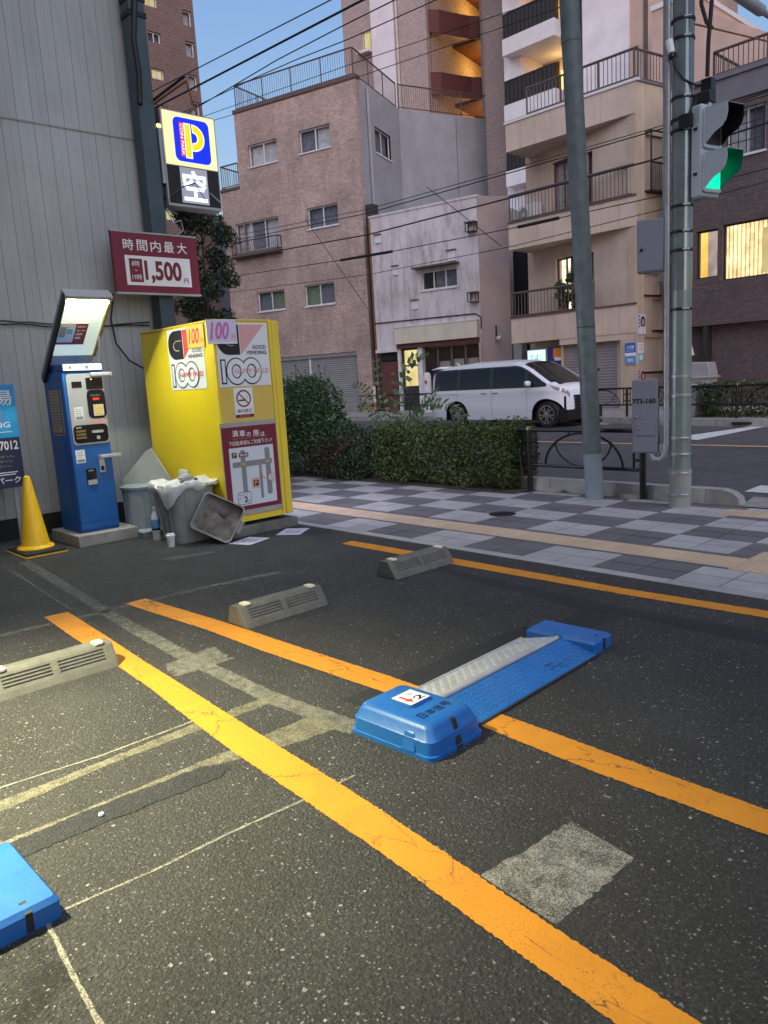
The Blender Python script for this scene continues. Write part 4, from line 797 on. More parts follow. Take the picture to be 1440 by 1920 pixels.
MB().lathe([(.0405, .12), (.0408, .122), (.0408, .20), (.0405, .202)], (-6.66, 3.16, 0), 18).build('label_band', 'print_sky', bt, True); MB().lathe([(.0405, .10), (.0406, .101), (.0406, .118), (.0405, .119)], (-6.66, 3.16, 0), 18).build('label_stripe', 'print_black', bt, True)
cp = thing('paper_cup', 'white paper coffee cup with lid and green emblem on the asphalt', 'cup', (-6.25, 3.09, 0))
MB().lathe([(.029, 0), (.030, .004), (.040, .098), (.041, .100)], (-6.25, 3.09, 0), 20).build('cup', 'cup_white', cp, True); MB().lathe([(.043, .100), (.043, .108), (.036, .112), (.034, .120), (.02, .121)], (-6.25, 3.09, 0), 20).build('lid', 'cup_white', cp, True)
Fc = frame((-6.25+.0215, 3.09-.0285, 0), (.62, .78)); pl('emblem', 'print_teal', cp, Fc, circ(.004, .055, .013, 14), -.0005, .0015)
for k, (c, ang) in enumerate((((-5.80, 3.62), .35), ((-5.80, 4.10), .62))):
    pg = thing('fallen_card', ['white printed card lying on asphalt nearest the dirty lid', 'white printed card lying on asphalt at the plinth corner'][k], 'card', (c[0], c[1], .004), ang, 'cards on the ground')
    Mc = PW[pg.name]; MB(Mc).poly([(-.115, -.15), (.115, -.15), (.115, .15), (-.115, .15)], 0, .004).build('sheet', 'print_lilac', pg); MB(Mc).poly(circ(0, 0, .07, 18), .0045, .005).build('print', 'print_grey', pg); MB(Mc).poly(circ(0, 0, .055, 18), .0054, .0056).build('print', 'print_lilac', pg); MB(Mc).box((-.05, -.008, .0058), (.05, .008, .0061)).build('print', 'print_grey', pg)
# ------------------------------------------------------------------ plants
def leaves(n, sampler, size, seed, out=None, asp=.55, flat=0.0):
    r = np.random.RandomState(seed); P_ = sampler(r, n); N_ = r.normal(size=(n, 3)); N_[:, 2] += flat; N_ /= np.linalg.norm(N_, axis=1)[:, None]
    A = np.cross(N_, r.normal(size=(n, 3))); A /= np.linalg.norm(A, axis=1)[:, None]; Bv = np.cross(N_, A); s = size*r.uniform(.6, 1.35, n)[:, None]
    v = np.stack([P_-A*s, P_+Bv*s*asp+N_*s*.15, P_+A*s, P_-Bv*s*asp+N_*s*.15], 1).reshape(-1, 3); return v, np.arange(n*4).reshape(-1, 4)
def leafmesh(name, m, parent, v):
    inv = np.array(PW[parent.name].inverted()); v = v@inv[:3, :3].T+inv[:3, 3]; n = len(v)//4
    me = bpy.data.meshes.new(name); me.vertices.add(len(v)); me.vertices.foreach_set('co', v.astype(np.float32).ravel()); me.loops.add(len(v)); me.loops.foreach_set('vertex_index', np.arange(len(v), dtype=np.int32)); me.polygons.add(n); me.polygons.foreach_set('loop_start', np.arange(0, len(v), 4, dtype=np.int32)); me.update(calc_edges=True); me.validate()
    me.materials.append(MAT[m]); o = link(bpy.data.objects.new(name, me)); o.parent = parent; PW[o.name] = PW[parent.name]; return o
def lump(r, p, k=6.0):  # cheap smooth noise
    return np.sin(p[:, 0]*k+1.3)*np.sin(p[:, 1]*k*1.3+.4)*np.sin(p[:, 2]*k*1.1+2.2)
def box_sampler(x0, y0, z0, x1, y1, z1, bias=.72, wob=.05):
    def f(r, n):
        u = r.uniform(-1, 1, (n, 3)); k = r.randint(0, 3, n); sgn = np.sign(r.uniform(-1, 1, n)); sh = r.uniform(0, 1, n) < bias
        for a in range(3):
            m = sh & (k == a); u[m, a] = sgn[m]*r.uniform(.82, 1.0, m.sum())
        c = np.array([(x0+x1)/2, (y0+y1)/2, (z0+z1)/2]); h = np.array([(x1-x0)/2, (y1-y0)/2, (z1-z0)/2]); p = c+u*h
        p += (lump(r, p, 5.5)[:, None])*wob*u; return p+r.normal(0, .012, (n, 3))
    return f
hg = thing('clipped_hedge', 'clipped box shaped green hedge at the road edge of the pavement', 'hedge', (-6.5, 7.1, 0))
v, _ = leaves(26000, box_sampler(-7.74, 6.88, .06, -5.48, 7.5, .71, .72, .09), .021, 3); v2, _ = leaves(2600, box_sampler(-7.7, 6.9, .58, -5.5, 7.48, .79, .6, .12), .018, 4); leafmesh('foliage', 'leaf_hedge', hg, np.vstack([v, v2]))
for i in range(11):
    x = -7.6+i*.215; MB().tube([(x, 7.1+rnd.uniform(-.1, .1), 0), (x+rnd.uniform(-.05, .05), 7.1, .2), (x+rnd.uniform(-.12, .12), 7.1+rnd.uniform(-.1, .1), .5)], [.012, .010, .006], 5).build('stem', 'bark', hg)
def shoots(par, spots, m, seed, ls=.03):
    r = random.Random(seed); b = MB()
    for (x, y, z, L) in spots:
        d = Vector((r.uniform(-.35, .35), r.uniform(-.35, .1), 1)).normalized(); p = Vector((x, y, z)); MB().tube([p, p+d*L*.5, p+d*L+Vector((r.uniform(-.02, .02), 0, 0))], [.004, .003, .0015], 4).build('shoot', 'bark', par)
        for k in range(9):
            q = p+d*L*(.15+.85*k/9); a = Vector((r.uniform(-1, 1), r.uniform(-1, 1), r.uniform(.1, .8))).normalized(); w = a.cross(d).normalized(); l = ls*r.uniform(.7, 1.3); b.add([q, q+a*l*.5+w*l*.25, q+a*l, q+a*l*.5-w*l*.25], [(0, 1, 2, 3)])
    b.build('shoot_leaves', m, par, kind='stuff')
shoots(hg, [(rnd.uniform(-7.7, -5.55), rnd.uniform(6.9, 7.4), .68, rnd.uniform(.08, .2)) for _ in range(26)], 'leaf_hedge', 21)
def blob_sampler(cs, bias=.7):
    def f(r, n):
        w = np.array([c[3]**2 for c in cs]); k = r.choice(len(cs), n, p=w/w.sum()); d = r.normal(size=(n, 3)); d /= np.linalg.norm(d, axis=1)[:, None]
        rr = np.where(r.uniform(0, 1, n) < bias, r.uniform(.78, 1.06, n), r.uniform(0, 1, n)**.5); C = np.array([c[:3] for c in cs])[k]; R = np.array([c[3] for c in cs])[k]
        zs = np.array([c[4] if len(c) > 4 else 1 for c in cs])[k]; p = d*rr[:, None]*R[:, None]; p[:, 2] *= zs; p = C+p; p += lump(r, p, 9)[:, None]*.05*d; p[:, 2] = np.maximum(p[:, 2], .03); return p
    return f
bu = thing('round_bush', 'tall dark green rounded bush beside the yellow vending machine', 'bush', (-9.3, 7.15, 0))
bl = [(-9.75, 7.15, .95, .52), (-9.2, 7.1, 1.02, .45), (-10.1, 7.1, .6, .45), (-9.5, 7.0, .5, .5), (-8.95, 7.1, .62, .42), (-10.2, 7.2, 1.0, .36), (-9.45, 7.2, 1.15, .34)]
v, _ = leaves(13000, blob_sampler(bl), .026, 5); leafmesh('foliage', 'leaf_bush', bu, v)
for i in range(7): MB().tube([(-9.4, 7.1, 0), (-9.4+rnd.uniform(-.3, .3), 7.1, .4), (-9.5+rnd.uniform(-.6, .6), 7.1+rnd.uniform(-.2, .2), .95)], [.022, .016, .007], 5).build('branch', 'bark', bu)
shoots(bu, [(rnd.uniform(-10.2, -8.8), rnd.uniform(6.85, 7.3), rnd.uniform(1.15, 1.42), rnd.uniform(.12, .28)) for _ in range(22)], 'leaf_bush', 22, .045)
lb_ = thing('low_shrub', 'low dark shrub with reddish twigs between bush and hedge', 'shrub', (-8.2, 7.05, 0))
bl = [(-8.5, 7.1, .42, .36), (-8.1, 7.05, .38, .36), (-7.85, 7.1, .45, .28), (-8.7, 6.95, .2, .28), (-8.2, 6.92, .16, .25)]
v, _ = leaves(4600, blob_sampler(bl), .023, 6); leafmesh('foliage', 'leaf_tree', lb_, v); v, _ = leaves(700, blob_sampler([(-8.55, 6.85, .4, .2), (-8.9, 6.85, .25, .2)]), .022, 8); leafmesh('red_leaves', 'leaf_red', lb_, v)
for i in range(5): MB().tube([(-8.9+.1*i, 6.9, .05), (-8.7+.1*i, 6.86, .28+.04*i), (-8.4+.1*i, 6.84, .45+.05*i)], [.016, .012, .006], 5).build('twig', 'bark_red', lb_)
wd = thing('weed_shrub', 'wild weed with long arching leafy fronds in front of the white van', 'weed', (-7.75, 7.3, 0))
def frond(pts, n, ls, m='leaf_weed'):
    P_ = [Vector(p) for p in pts]
    def bez(t):
        q = P_[:]
        while len(q) > 1: q = [a+(b-a)*t for a, b in zip(q[:-1], q[1:])]
        return q[0]
    st_ = [bez(i/20) for i in range(21)]; o = MB().tube(st_, [.008*(1-.8*i/20) for i in range(21)], 5).build('frond', 'bark', wd)
    b = MB()
    for i in range(n):
        t = .25+.75*i/n; p = bez(t); d = (bez(min(1, t+.02))-bez(max(0, t-.02))).normalized(); s = d.cross(Vector((.3, -.8, .5))).normalized()
        for sg in (1, -1):
            L = ls*(1.05-.5*abs(t-.6))*rnd.uniform(.75, 1.2); a = (s*sg+d*rnd.uniform(.3, .8)+Vector((0, 0, -.25))+Vector((rnd.uniform(-.2, .2), rnd.uniform(-.2, .2), rnd.uniform(-.2, .2)))).normalized(); w = a.cross(d).normalized(); w = a.cross(w)
            w = (w+Vector((rnd.uniform(-.5, .5),)*3)).normalized()
            b.add([p, p+a*L*.45+w*L*.33, p+a*L, p+a*L*.45-w*L*.33], [(0, 1, 2, 3)])
    b.build('leaflets', m, o, kind='stuff')
root = (-7.75, 7.25, .1)
for tip, mid, n in (((-6.2, 7.1, .80), (-6.95, 7.2, 1.42), 17), ((-6.75, 7.2, 1.18), (-7.2, 7.3, 1.1), 12), ((-8.05, 7.3, 1.72), (-7.9, 7.3, 1.1), 13), ((-7.0, 7.3, 1.60), (-7.5, 7.3, 1.9), 13), ((-8.6, 7.3, 1.30), (-8.1, 7.3, 1.45), 13), ((-7.3, 7.2, .85), (-7.55, 7.2, .95), 9), ((-7.62, 7.3, 1.55), (-7.75, 7.3, .9), 11), ((-8.35, 7.2, .95), (-8.2, 7.3, 1.2), 10)):
    frond([root, (root[0]+(mid[0]-root[0])*.35, root[1], .7), mid, tip], n, .115 if tip[0] > -7.1 else .085)
tr = thing('slender_tree', 'slender dark evergreen tree rising behind the price board', 'tree', (-10.3, 6.1, 0))
MB().tube([(-10.3, 6.1, 0), (-10.3, 6.12, 1.4), (-10.32, 6.08, 2.6), (-10.3, 6.1, 3.9)], [.05, .042, .03, .008], 8).build('trunk', 'bark', tr)
cs = []
for i in range(26):
    z = 1.9+2.05*i/25; R = .56*(1-((z-2.3)/1.9)**2*.55 if z > 2.3 else .8); a = rnd.uniform(0, 6.28); rr = R*rnd.uniform(.3, 1.0); q = (-10.3+rr*math.cos(a), 6.1+rr*math.sin(a), z+.1)
    MB().tube([(-10.3, 6.1, z-.15), ((q[0]-10.3)/2, (q[1]+6.1)/2, z-.02), q], [.012, .009, .004], 5).build('branch', 'bark', tr); cs.append((*q, .19*rnd.uniform(.7, 1.25), .8))
v, _ = leaves(8500, blob_sampler(cs, .45), .034, 9, asp=.38); leafmesh('crown', 'leaf_tree', tr, v)
# ------------------------------------------------------------------ street fence on the near kerb
def fence_panel(par, p0, p1, z, arch=True, m='black_paint'):
    p0 = Vector((*p0, 0)); p1 = Vector((*p1, 0)); d = (p1-p0).normalized(); L = (p1-p0).length
    Q = lambda s, h: p0+d*s+Vector((0, 0, z+h))
    MB().tube([Q(.02, .70), Q(L-.02, .70)], .024, 10).build('top_rail', m, par); MB().tube([Q(.05, .30), Q(L-.05, .30)], .020, 8).build('bottom_rail', m, par)
    for s in (.10, L-.10): MB().tube([Q(s, .30), Q(s, .70)], .012, 8).build('upright', m, par)
    c = L/2; R = min(.55, L/2-.22)
    MB().tube([Q(c+R*math.cos(math.radians(a)), .30+.37*math.sin(math.radians(a))) for a in range(0, 181, 10)], .013, 6).build('arch', m, par, True)
    MB().tube([Q(c+R*.72*math.cos(math.radians(a)), .58+.27*math.sin(math.radians(a))) for a in range(180, 361, 12)], .009, 6).build('hanging_arc', m, par, True)
    for s in (-R*.35, R*.35): MB().tube([Q(c+s, .30+.37*math.sqrt(1-.35**2)), Q(c+s, .70)], .009, 6).build('link', m, par)
    for s in (.05, L-.05):
        for h in (.40, .56): MB().tube([Q(s-.05, h), Q(s+.05, h)], .016, 6).build('clip', m, par)
def fence_post(name, label, p, z, grp_, m='black_paint', cap='brass'):
    t = thing(name, label, 'post', (*p, z), 0, grp_); MB().lathe([(.032, 0), (.032, .70)], (*p, z), 14).build('post', m, t, True); MB().lathe([(.034, .70), (.034, .735), (.02, .742)], (*p, z), 14).build('cap', cap, t, True); return t
fence_post('fence_post', 'black fence post with brown cap at the end of the clipped hedge', (-5.34, 7.16), 0, 'near kerb fence posts'); fence_post('fence_post', 'black fence post under the numbered grey control box', (-3.925, 7.15), 0, 'near kerb fence posts')
fe = thing('street_fence', 'black arched railing panel behind the leaning grey green pole', 'fence', (-4.63, 7.155, 0)); fence_panel(fe, (-5.34, 7.16), (-3.925, 7.15), 0)
fe = thing('street_fence', 'black arched railing panel running behind the clipped hedge', 'fence', (-6.0, 7.16, 0)); fence_panel(fe, (-6.76, 7.165), (-5.34, 7.16), 0)
# ------------------------------------------------------------------ leaning pole
lpz = thing('leaning_pole', 'plain grey green pole leaning slightly in front of the street fence', 'pole', (-4.37, 6.97, 0))
lpd = lambda z: (-4.37-.138*z/4.8, 6.965-.118*z/4.8, z)
MB().tube([lpd(0), lpd(.48)], .0925, 24).build('painted_foot', 'pole_grey', lpz, True); MB().tube([lpd(.48), lpd(1.7), lpd(3), lpd(4.3), lpd(7)], .0905, 24).build('shaft', 'pole_green', lpz, True); MB().tube([lpd(4.42), lpd(4.5)], .095, 24).build('collar', 'pole_green', lpz, True); MB().tube([lpd(1.76), lpd(1.768)], .0925, 24).build('joint', 'dark_metal', lpz, True)
# ------------------------------------------------------------------ signal pole
SX, SY = -3.425, 6.94
sg = thing('signal_pole', 'grey green traffic signal pole ringed with steel bands', 'pole', (SX, SY, 0))
MB().lathe([(.100, 0), (.100, .36)], (SX, SY, 0), 28).build('foot', 'sig_pole_base', sg, True); MB().lathe([(.0925, .36), (.090, 2.0)], (SX, SY, 0), 28).build('lower_shaft', 'sig_pole', sg, True); MB().lathe([(.091, 2.0), (.089, 7)], (SX, SY, 0), 28).build('wrapped_shaft', 'sig_wrap', sg, True)
for z, r in ((.125, .104), (.331, .104), (.508, .097), (.66, .097), (1.058, .096), (1.23, .096), (1.834, .096), (2.35, .096), (2.51, .096), (2.73, .096), (3.36, .098), (3.45, .098), (3.63, .096), (4.107, .097), (4.255, .098)):
    bd = MB().lathe([(r-.008, -.014), (r, -.012), (r, .012), (r-.008, .014)], (SX, SY, z), 28).build('band', 'dark_metal' if z > 1.8 else 'galv', sg, True)
    if z > 1.8 or z < .7: MB().tube([(SX+.05, SY-.085, z), (SX+.10, SY-.05, z)], .010, 6).build('band_screw', 'galv', bd)
MB().tube([(SX-.10, SY-.075, 6.5), (SX-.10, SY-.075, .60), (SX-.115, SY-.075, .50), (SX-.16, SY-.085, .45), (SX-.22, SY-.10, .46), (SX-.26, SY-.11, .53), (SX-.262, SY-.11, .60)], .027, 12).build('conduit', 'galv', sg, True)
for k, dx in enumerate((.05, .09)): MB().tube([(SX-.21+dx, SY-.08, .60), (SX-.21+dx, SY-.08, .54), (SX-.16+dx*.6, SY-.07, .49), (SX-.10, SY-.06, .48)], .016, 10).build('conduit', 'galv', sg, True)
MB().tube([(SX-.15, SY-.04, 6.5), (SX-.15, SY-.04, 2.62)], .014, 8).build('conduit', 'galv', sg, True)
def cbox(name, label, cx, cy_, z0, z1, w, d, number=None, ang=None):
    a = math.radians(22) if ang is None else ang
    t = thing(name, label, 'control box', (cx, cy_, z0), a); Mx = PW[t.name]
    MB(Mx).box((-w/2, 0, 0), (w/2, d, z1-z0)).build('cabinet', 'box_grey', t, bevel=.006); F_ = Mx @ Matrix(((1, 0, 0, 0), (0, 0, -1, 0), (0, 1, 0, 0), (0, 0, 0, 1)))
    rc('door', 'box_grey', t, F_, -w/2+.008, .012, w/2-.008, z1-z0-.012, .001, .006, bevel=.002); return t, F_, w, z1-z0
t, F_, w, h = cbox('control_box', 'grey signal control box numbered 773-160 low on the signal pole', -3.70, 6.78, .52, 1.215, .235, .12)
text(t, '773-160', F_, -.112, h-.225, .21, .05, 'print_black', .0085, .045); rc('hatch', 'box_grey', t, F_, -.08, .17, .085, .30, .008, .008, bevel=.002)
for x, z in ((-.075, .345), (-.045, .235)): MB(F_).lathe([(.012, 0), (.012, .014), (.006, .018)], (x, z, .008 if z > .3 else .017), 12).build('lock', 'brass', t, True)
for z in (.12, h-.12): MB(PW[t.name]).box((.1185, .03, z-.06), (.125, .08, z+.06)).build('hinge', 'dark_metal', t)
t, F_, w, h = cbox('relay_box', 'plain grey relay box fixed high on the signal pole', -3.655, 6.80, 2.19, 2.655, .235, .12)
MB(F_).lathe([(.014, 0), (.014, .012), (.007, .016)], (-.075, .20, .008), 12).build('lock', 'dark_metal', t, True)
# pedestrian signal
SGX, SGY = -3.215, 7.0
ps_ = thing('pedestrian_signal', 'grey two lamp pedestrian signal showing green', 'traffic signal', (SGX, SGY, 2.77), math.radians(-12)); Mx = PW[ps_.name]
MB(Mx).box((-.09, -.13, 0), (.02, .13, .76)).build('housing', 'sig_house', ps_, bevel=.02, seg=3)
Fs = Mx @ Matrix(((0, 0, 1, .02), (1, 0, 0, 0), (0, 1, 0, 0), (0, 0, 0, 1)))   # coords (across, up, out)
for k, z0 in enumerate((.035, .395)):
    dr = pl('lamp_door', 'sig_house', ps_, Fs, rrect(-.12, z0, .12, z0+.33, .03, 4), .001, .022, bevel=.004)
    pl('lens', 'green_led' if k == 0 else 'visor_black', dr, Fs, rrect(-.095, z0+.03, .095, z0+.29, .02, 3), .024, .004)
    m = 'visor_lit_green' if k == 0 else 'visor_black'  # lower visor coloured green for the lamp light reflected inside it
    # hood: roof and cheeks, cut back in a curve towards the bottom
    y0, y1, zt = -.108, .108, z0+.318; D = .235
    ck = [(.022, zt), (D, zt-.012), (D+.004, zt-.09), (D-.012, zt-.15), (D-.05, zt-.19), (.125, zt-.212), (.085, zt-.235), (.055, zt-.265), (.022, zt-.285)]
    for s, mm in ((y0, 'sig_house'), (y1, m)):
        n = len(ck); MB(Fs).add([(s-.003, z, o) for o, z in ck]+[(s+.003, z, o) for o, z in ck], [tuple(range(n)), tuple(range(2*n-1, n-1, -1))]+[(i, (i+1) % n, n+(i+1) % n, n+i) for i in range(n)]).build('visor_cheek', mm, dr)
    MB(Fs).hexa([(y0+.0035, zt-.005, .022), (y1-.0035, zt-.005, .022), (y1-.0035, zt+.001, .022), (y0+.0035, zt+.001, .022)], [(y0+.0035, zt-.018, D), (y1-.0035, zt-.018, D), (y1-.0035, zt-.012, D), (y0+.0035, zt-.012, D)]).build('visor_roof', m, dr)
    MB(Fs).hexa([(y0-.001, zt+.0015, .022), (y1+.001, zt+.0015, .022), (y1+.001, zt+.005, .022), (y0-.001, zt+.005, .022)], [(y0-.001, zt-.011, D), (y1+.001, zt-.011, D), (y1+.001, zt-.008, D), (y0-.001, zt-.008, D)]).build('visor_roof', 'sig_house', dr)
for z in (.18, .55): MB(Mx).box((-.055, -.137, z), (-.02, -.13, z+.025)).build('latch', 'dark_metal', ps_)
ab = thing('signal_bracket', 'dark steel bracket arm carrying the pedestrian signal', 'bracket', (-3.34, 6.98, 3.42)); MB().tube([(SX+.07, SY-.03, 3.40), (-3.30, 6.96, 3.62), (-3.25, 7.0, 3.62)], .030, 8).build('arm', 'dark_metal', ab); MB().box((-3.30, 6.93, 3.55), (-3.18, 7.05, 3.64)).build('clamp', 'dark_metal', ab, bevel=.006); MB().tube([(-3.23, 7.0, 3.5), (-3.23, 7.0, 3.74)], .035, 10).build('stem', 'galv', ab); B('terminal_block', 'black_paint', ab, (-3.27, 6.95, 3.64), (-3.18, 7.04, 3.74)); B('clamp', 'dark_metal', ab, (SX+.02, SY-.11, 3.36), (SX+.12, SY+.02, 3.47))
cm = thing('photo_sensor', 'small white sensor cap with black cable on the signal pole', 'sensor', (-3.48, 6.85, 4.0)); MB().tube([(-3.50, 6.835, 4.10), (-3.475, 6.83, 3.99)], [.034, .030], 12).build('cap', 'cup_white', cm, True); MB().tube([(-3.475, 6.83, 3.99), (-3.468, 6.828, 3.955)], .024, 10).build('gland', 'black_paint', cm, True); MB().tube([(-3.468, 6.828, 3.955), (-3.44, 6.83, 3.86), (-3.38, 6.86, 3.76), (-3.30, 6.92, 3.70), (-3.25, 6.96, 3.70)], .010, 8).build('lead', 'cable', cm, True)
for k, (p, lb) in enumerate((([(-3.24, 6.86, 4.9), (-3.235, 6.87, 4.30), (-3.20, 6.89, 4.16), (-3.16, 6.92, 4.10)], 'thick black cable hanging just right of the signal pole top'), ([(-3.16, 6.91, 4.9), (-3.165, 6.91, 4.30), (-3.185, 6.90, 4.0), (-3.20, 6.92, 3.74)], 'black cable dropping into the signal bracket terminal block'))):
    tag(MB().tube(p, .017 if k == 0 else .018, 8).build('drop_cable', 'cable', None, True), lb, 'cable')
rod = MB().tube([(SX+.06, SY, 4.22), (-3.3, 8.6, 4.42)], .008, 6).build('guy_rod', 'rust', None); tag(rod, 'thin brown guy rod leaving the signal pole near its top', 'rod')
arm = thing('vehicle_signal_arm', 'thick grey signal arm reaching over the street at the top right corner', 'arm', (SX, SY, 4.75)); MB().tube([(SX, SY, 4.75), (SX, SY+1.62, 4.75)], .055, 14).build('arm', 'galv', arm, True); MB().tube([(SX, SY+1.62, 4.75), (SX, SY+3.2, 4.78)], .03, 12).build('arm_end', 'galv', arm, True)
# ------------------------------------------------------------------ white minivan (front towards +X)
van = thing('minivan', 'white minivan with dark tinted windows on the far side of the street', 'car', (-12.60, 16.40, -.012), -.01)
VM = PW[van.name]; VW = .86
def interp(x, pts):
    for (a, b), (c, d) in zip(pts[:-1], pts[1:]):
        if x <= c: t = max(0, (x-a)/(c-a)); return b+(d-b)*t
    return pts[-1][1]
TOP = [(-2.32, .98), (-2.29, 1.42), (-2.20, 1.585), (-1.9, 1.655), (-1.0, 1.705), (0, 1.70), (.5, 1.675), (.8, 1.615), (1.05, 1.50), (1.35, 1.315), (1.66, 1.11), (1.74, 1.06), (1.90, 1.015), (1.98, .96), (2.03, .84), (2.04, .60)]
def plan(x): return VW*(1-max(0, (x-1.35)/.69)**2.4*.46)*(1-max(0, (-x-1.9)/.45)**2.5*.10)
def arch(x, low):
    for xc in (-1.36, 1.53):
        d = abs(x-xc)
        if d < .40: low = max(low, .33+math.sqrt(max(0, .40**2-d*d))*.93)
    return low
def sidey(x, z):
    w = plan(x); tumble = 0 if z < .96 else ((z-.96)/.74)**1.5*.14; tuck = 0 if z > .45 else (.45-z)*.12; crease = .012*math.exp(-((z-.90)/.07)**2)
    return w-tumble-tuck+crease
xs = sorted(set([round(-2.32+i*.045, 3) for i in range(97)]+[2.04]))
NS, NR = 16, 6; b = MB(VM); ring = []
for x in xs:
    zt = interp(x, TOP); low = arch(x, .20 if -2.0 < x < 2.1 else .28); col = []; ze = max(low+.02, zt-.10 if zt > 1.15 else zt-.06)
    for k in range(NS+1): z = low+(ze-low)*k/NS; col.append((x, sidey(x, z), z))
    ye = sidey(x, ze)
    for k in range(1, NR+1): a = k/NR*math.pi/2; col.append((x, ye*(1-(k/NR))+(0 if k == NR else .0), ze+(zt-ze)*math.sin(a)**.8))
    ring.append(col)
nc = len(ring[0])
for s in (1, -1):
    vs = [(x, y*s, z) for col in ring for x, y, z in col]; fs = []
    for i in range(len(xs)-1):
        for k in range(nc-1):
            f = (i*nc+k, (i+1)*nc+k, (i+1)*nc+k+1, i*nc+k+1); fs.append(f if s < 0 else f[::-1])
    b.add(vs, fs)
    for i in (0, len(xs)-1):
        b.add([(x, y*s, z) for x, y, z in ring[i]]+[(ring[i][0][0], 0, ring[i][0][2])], [tuple(range(nc+1))])
body = b.build('body', 'car_white', van, True)
MB(VM).box((-2.1, -.74, .17), (2.1, .74, .42)).build('underbody', 'car_black', van); 
for xc in (-1.36, 1.53):
    for s in (-1, 1): MB(VM).box((xc-.42, s*.40, .2), (xc+.42, s*.62, .74)).build('wheel_well', 'car_black', van)
def side_patch(name, m, x0, x1, zlo, zhi, off, s, nx=14, nz=5, parent=None):
    vs = []; fs = []
    for i in range(nx+1):
        x = x0+(x1-x0)*i/nx; a = zlo(x) if callable(zlo) else zlo; c = zhi(x) if callable(zhi) else zhi
        for k in range(nz+1): z = a+(c-a)*k/nz; vs.append((x, s*(sidey(x, z)+off), z))
    for i in range(nx):
        for k in range(nz): fs.append((i*(nz+1)+k, (i+1)*(nz+1)+k, (i+1)*(nz+1)+k+1, i*(nz+1)+k+1))
    return MB(VM).add(vs, fs).build(name, m, parent or van, True)
for s in (-1, 1):
    ztop = lambda x: min(1.535, interp(x, TOP)-.115 if x > .2 else 1.535, interp(x, TOP)-.09)
    zbot = lambda x: .985+max(0, (x-1.35))*.06
    band = side_patch('window_band', 'car_pillar', -2.18, 1.56, zbot, lambda x: max(zbot(x)+.004, ztop(x)), .004, s, 40)
    for x0, x1 in ((-2.12, -1.33), (-1.22, -.20), (-.08, .92), (1.02, 1.48)):
        side_patch('window', 'glass_car', x0, x1, lambda x: zbot(x)+.03, lambda x: max(zbot(x)+.035, ztop(x)-.04), .008, s, 16, 4, band)
    for x0, x1, z0, z1 in ((-.14, -.132, .30, .985), (.98, .988, .38, .985), (-1.30, -1.292, .72, .985), (-2.1, -1.3, .875, .882)): side_patch('panel_gap', 'car_gap', x0, x1, z0, z1, .0015, s, 6, 8)
    for x in (-.36, .02): side_patch('door_handle', 'chrome', x-.11, x+.09, .865, .89, .022, s, 4, 2)
    side_patch('sill', 'car_white', -1.0, 1.02, .20, .30, .012, s, 8, 2)
    mr = MB(VM); yy = sidey(1.1, 1.12); mr.box((1.06, s*(yy+.05), 1.02), (1.18, s*(yy+.23), 1.15)); mr.build('mirror', 'car_white', van, bevel=.05, seg=3); MB(VM).box((1.10, s*(yy-.02), 1.02), (1.15, s*(yy+.06), 1.06)).build('mirror_arm', 'car_black', van)
    hl = MB(VM); 
    vs = []; fs = []
    for i in range(9):
        x = 1.68+.33*i/8; zt = interp(x, TOP)-.075; zb = zt-.05-.07*i/8
        for z in (zb, zt): vs.append((x, s*(sidey(x, z)+.006), z))
    for i in range(8): fs.append((2*i, 2*i+2, 2*i+3, 2*i+1))
    h_ = MB(VM).add(vs, fs).build('headlight', 'lens', van, True)
    for k in range(2): MB(VM).box((1.84+.08*k, s*(sidey(1.86+.08*k, .9)+.004), .885-.02*k), (1.89+.08*k, s*(sidey(1.86+.08*k, .9)+.012), .92-.02*k)).build('lamp_unit', 'headlight', h_)
    tl = side_patch('tail_light', 'maroon', -2.31, -2.27, 1.0, 1.3, .006, s, 3, 6)
vs = []; fs = []
for i in range(13):
    x = .80+.96*i/12; zt = interp(x, TOP)
    for k in range(-4, 5): ye = sidey(x, zt-.1)*.93; vs.append((x, ye*k/4, zt+.006-.10*(abs(k)/4)**4))
for i in range(12):
    for k in range(8): fs.append((i*9+k, (i+1)*9+k, (i+1)*9+k+1, i*9+k+1))
MB(VM).add(vs, fs).build('windscreen', 'glass_car', van, True)
gr = MB(VM).box((1.995, -.38, .36), (2.052, .38, .76)).build('grille', 'car_black', van, bevel=.02)
for k in range(5): MB(VM).box((2.05, -.37, .38+.075*k), (2.06, .37, .40+.075*k)).build('grille_bar', 'chrome', gr)

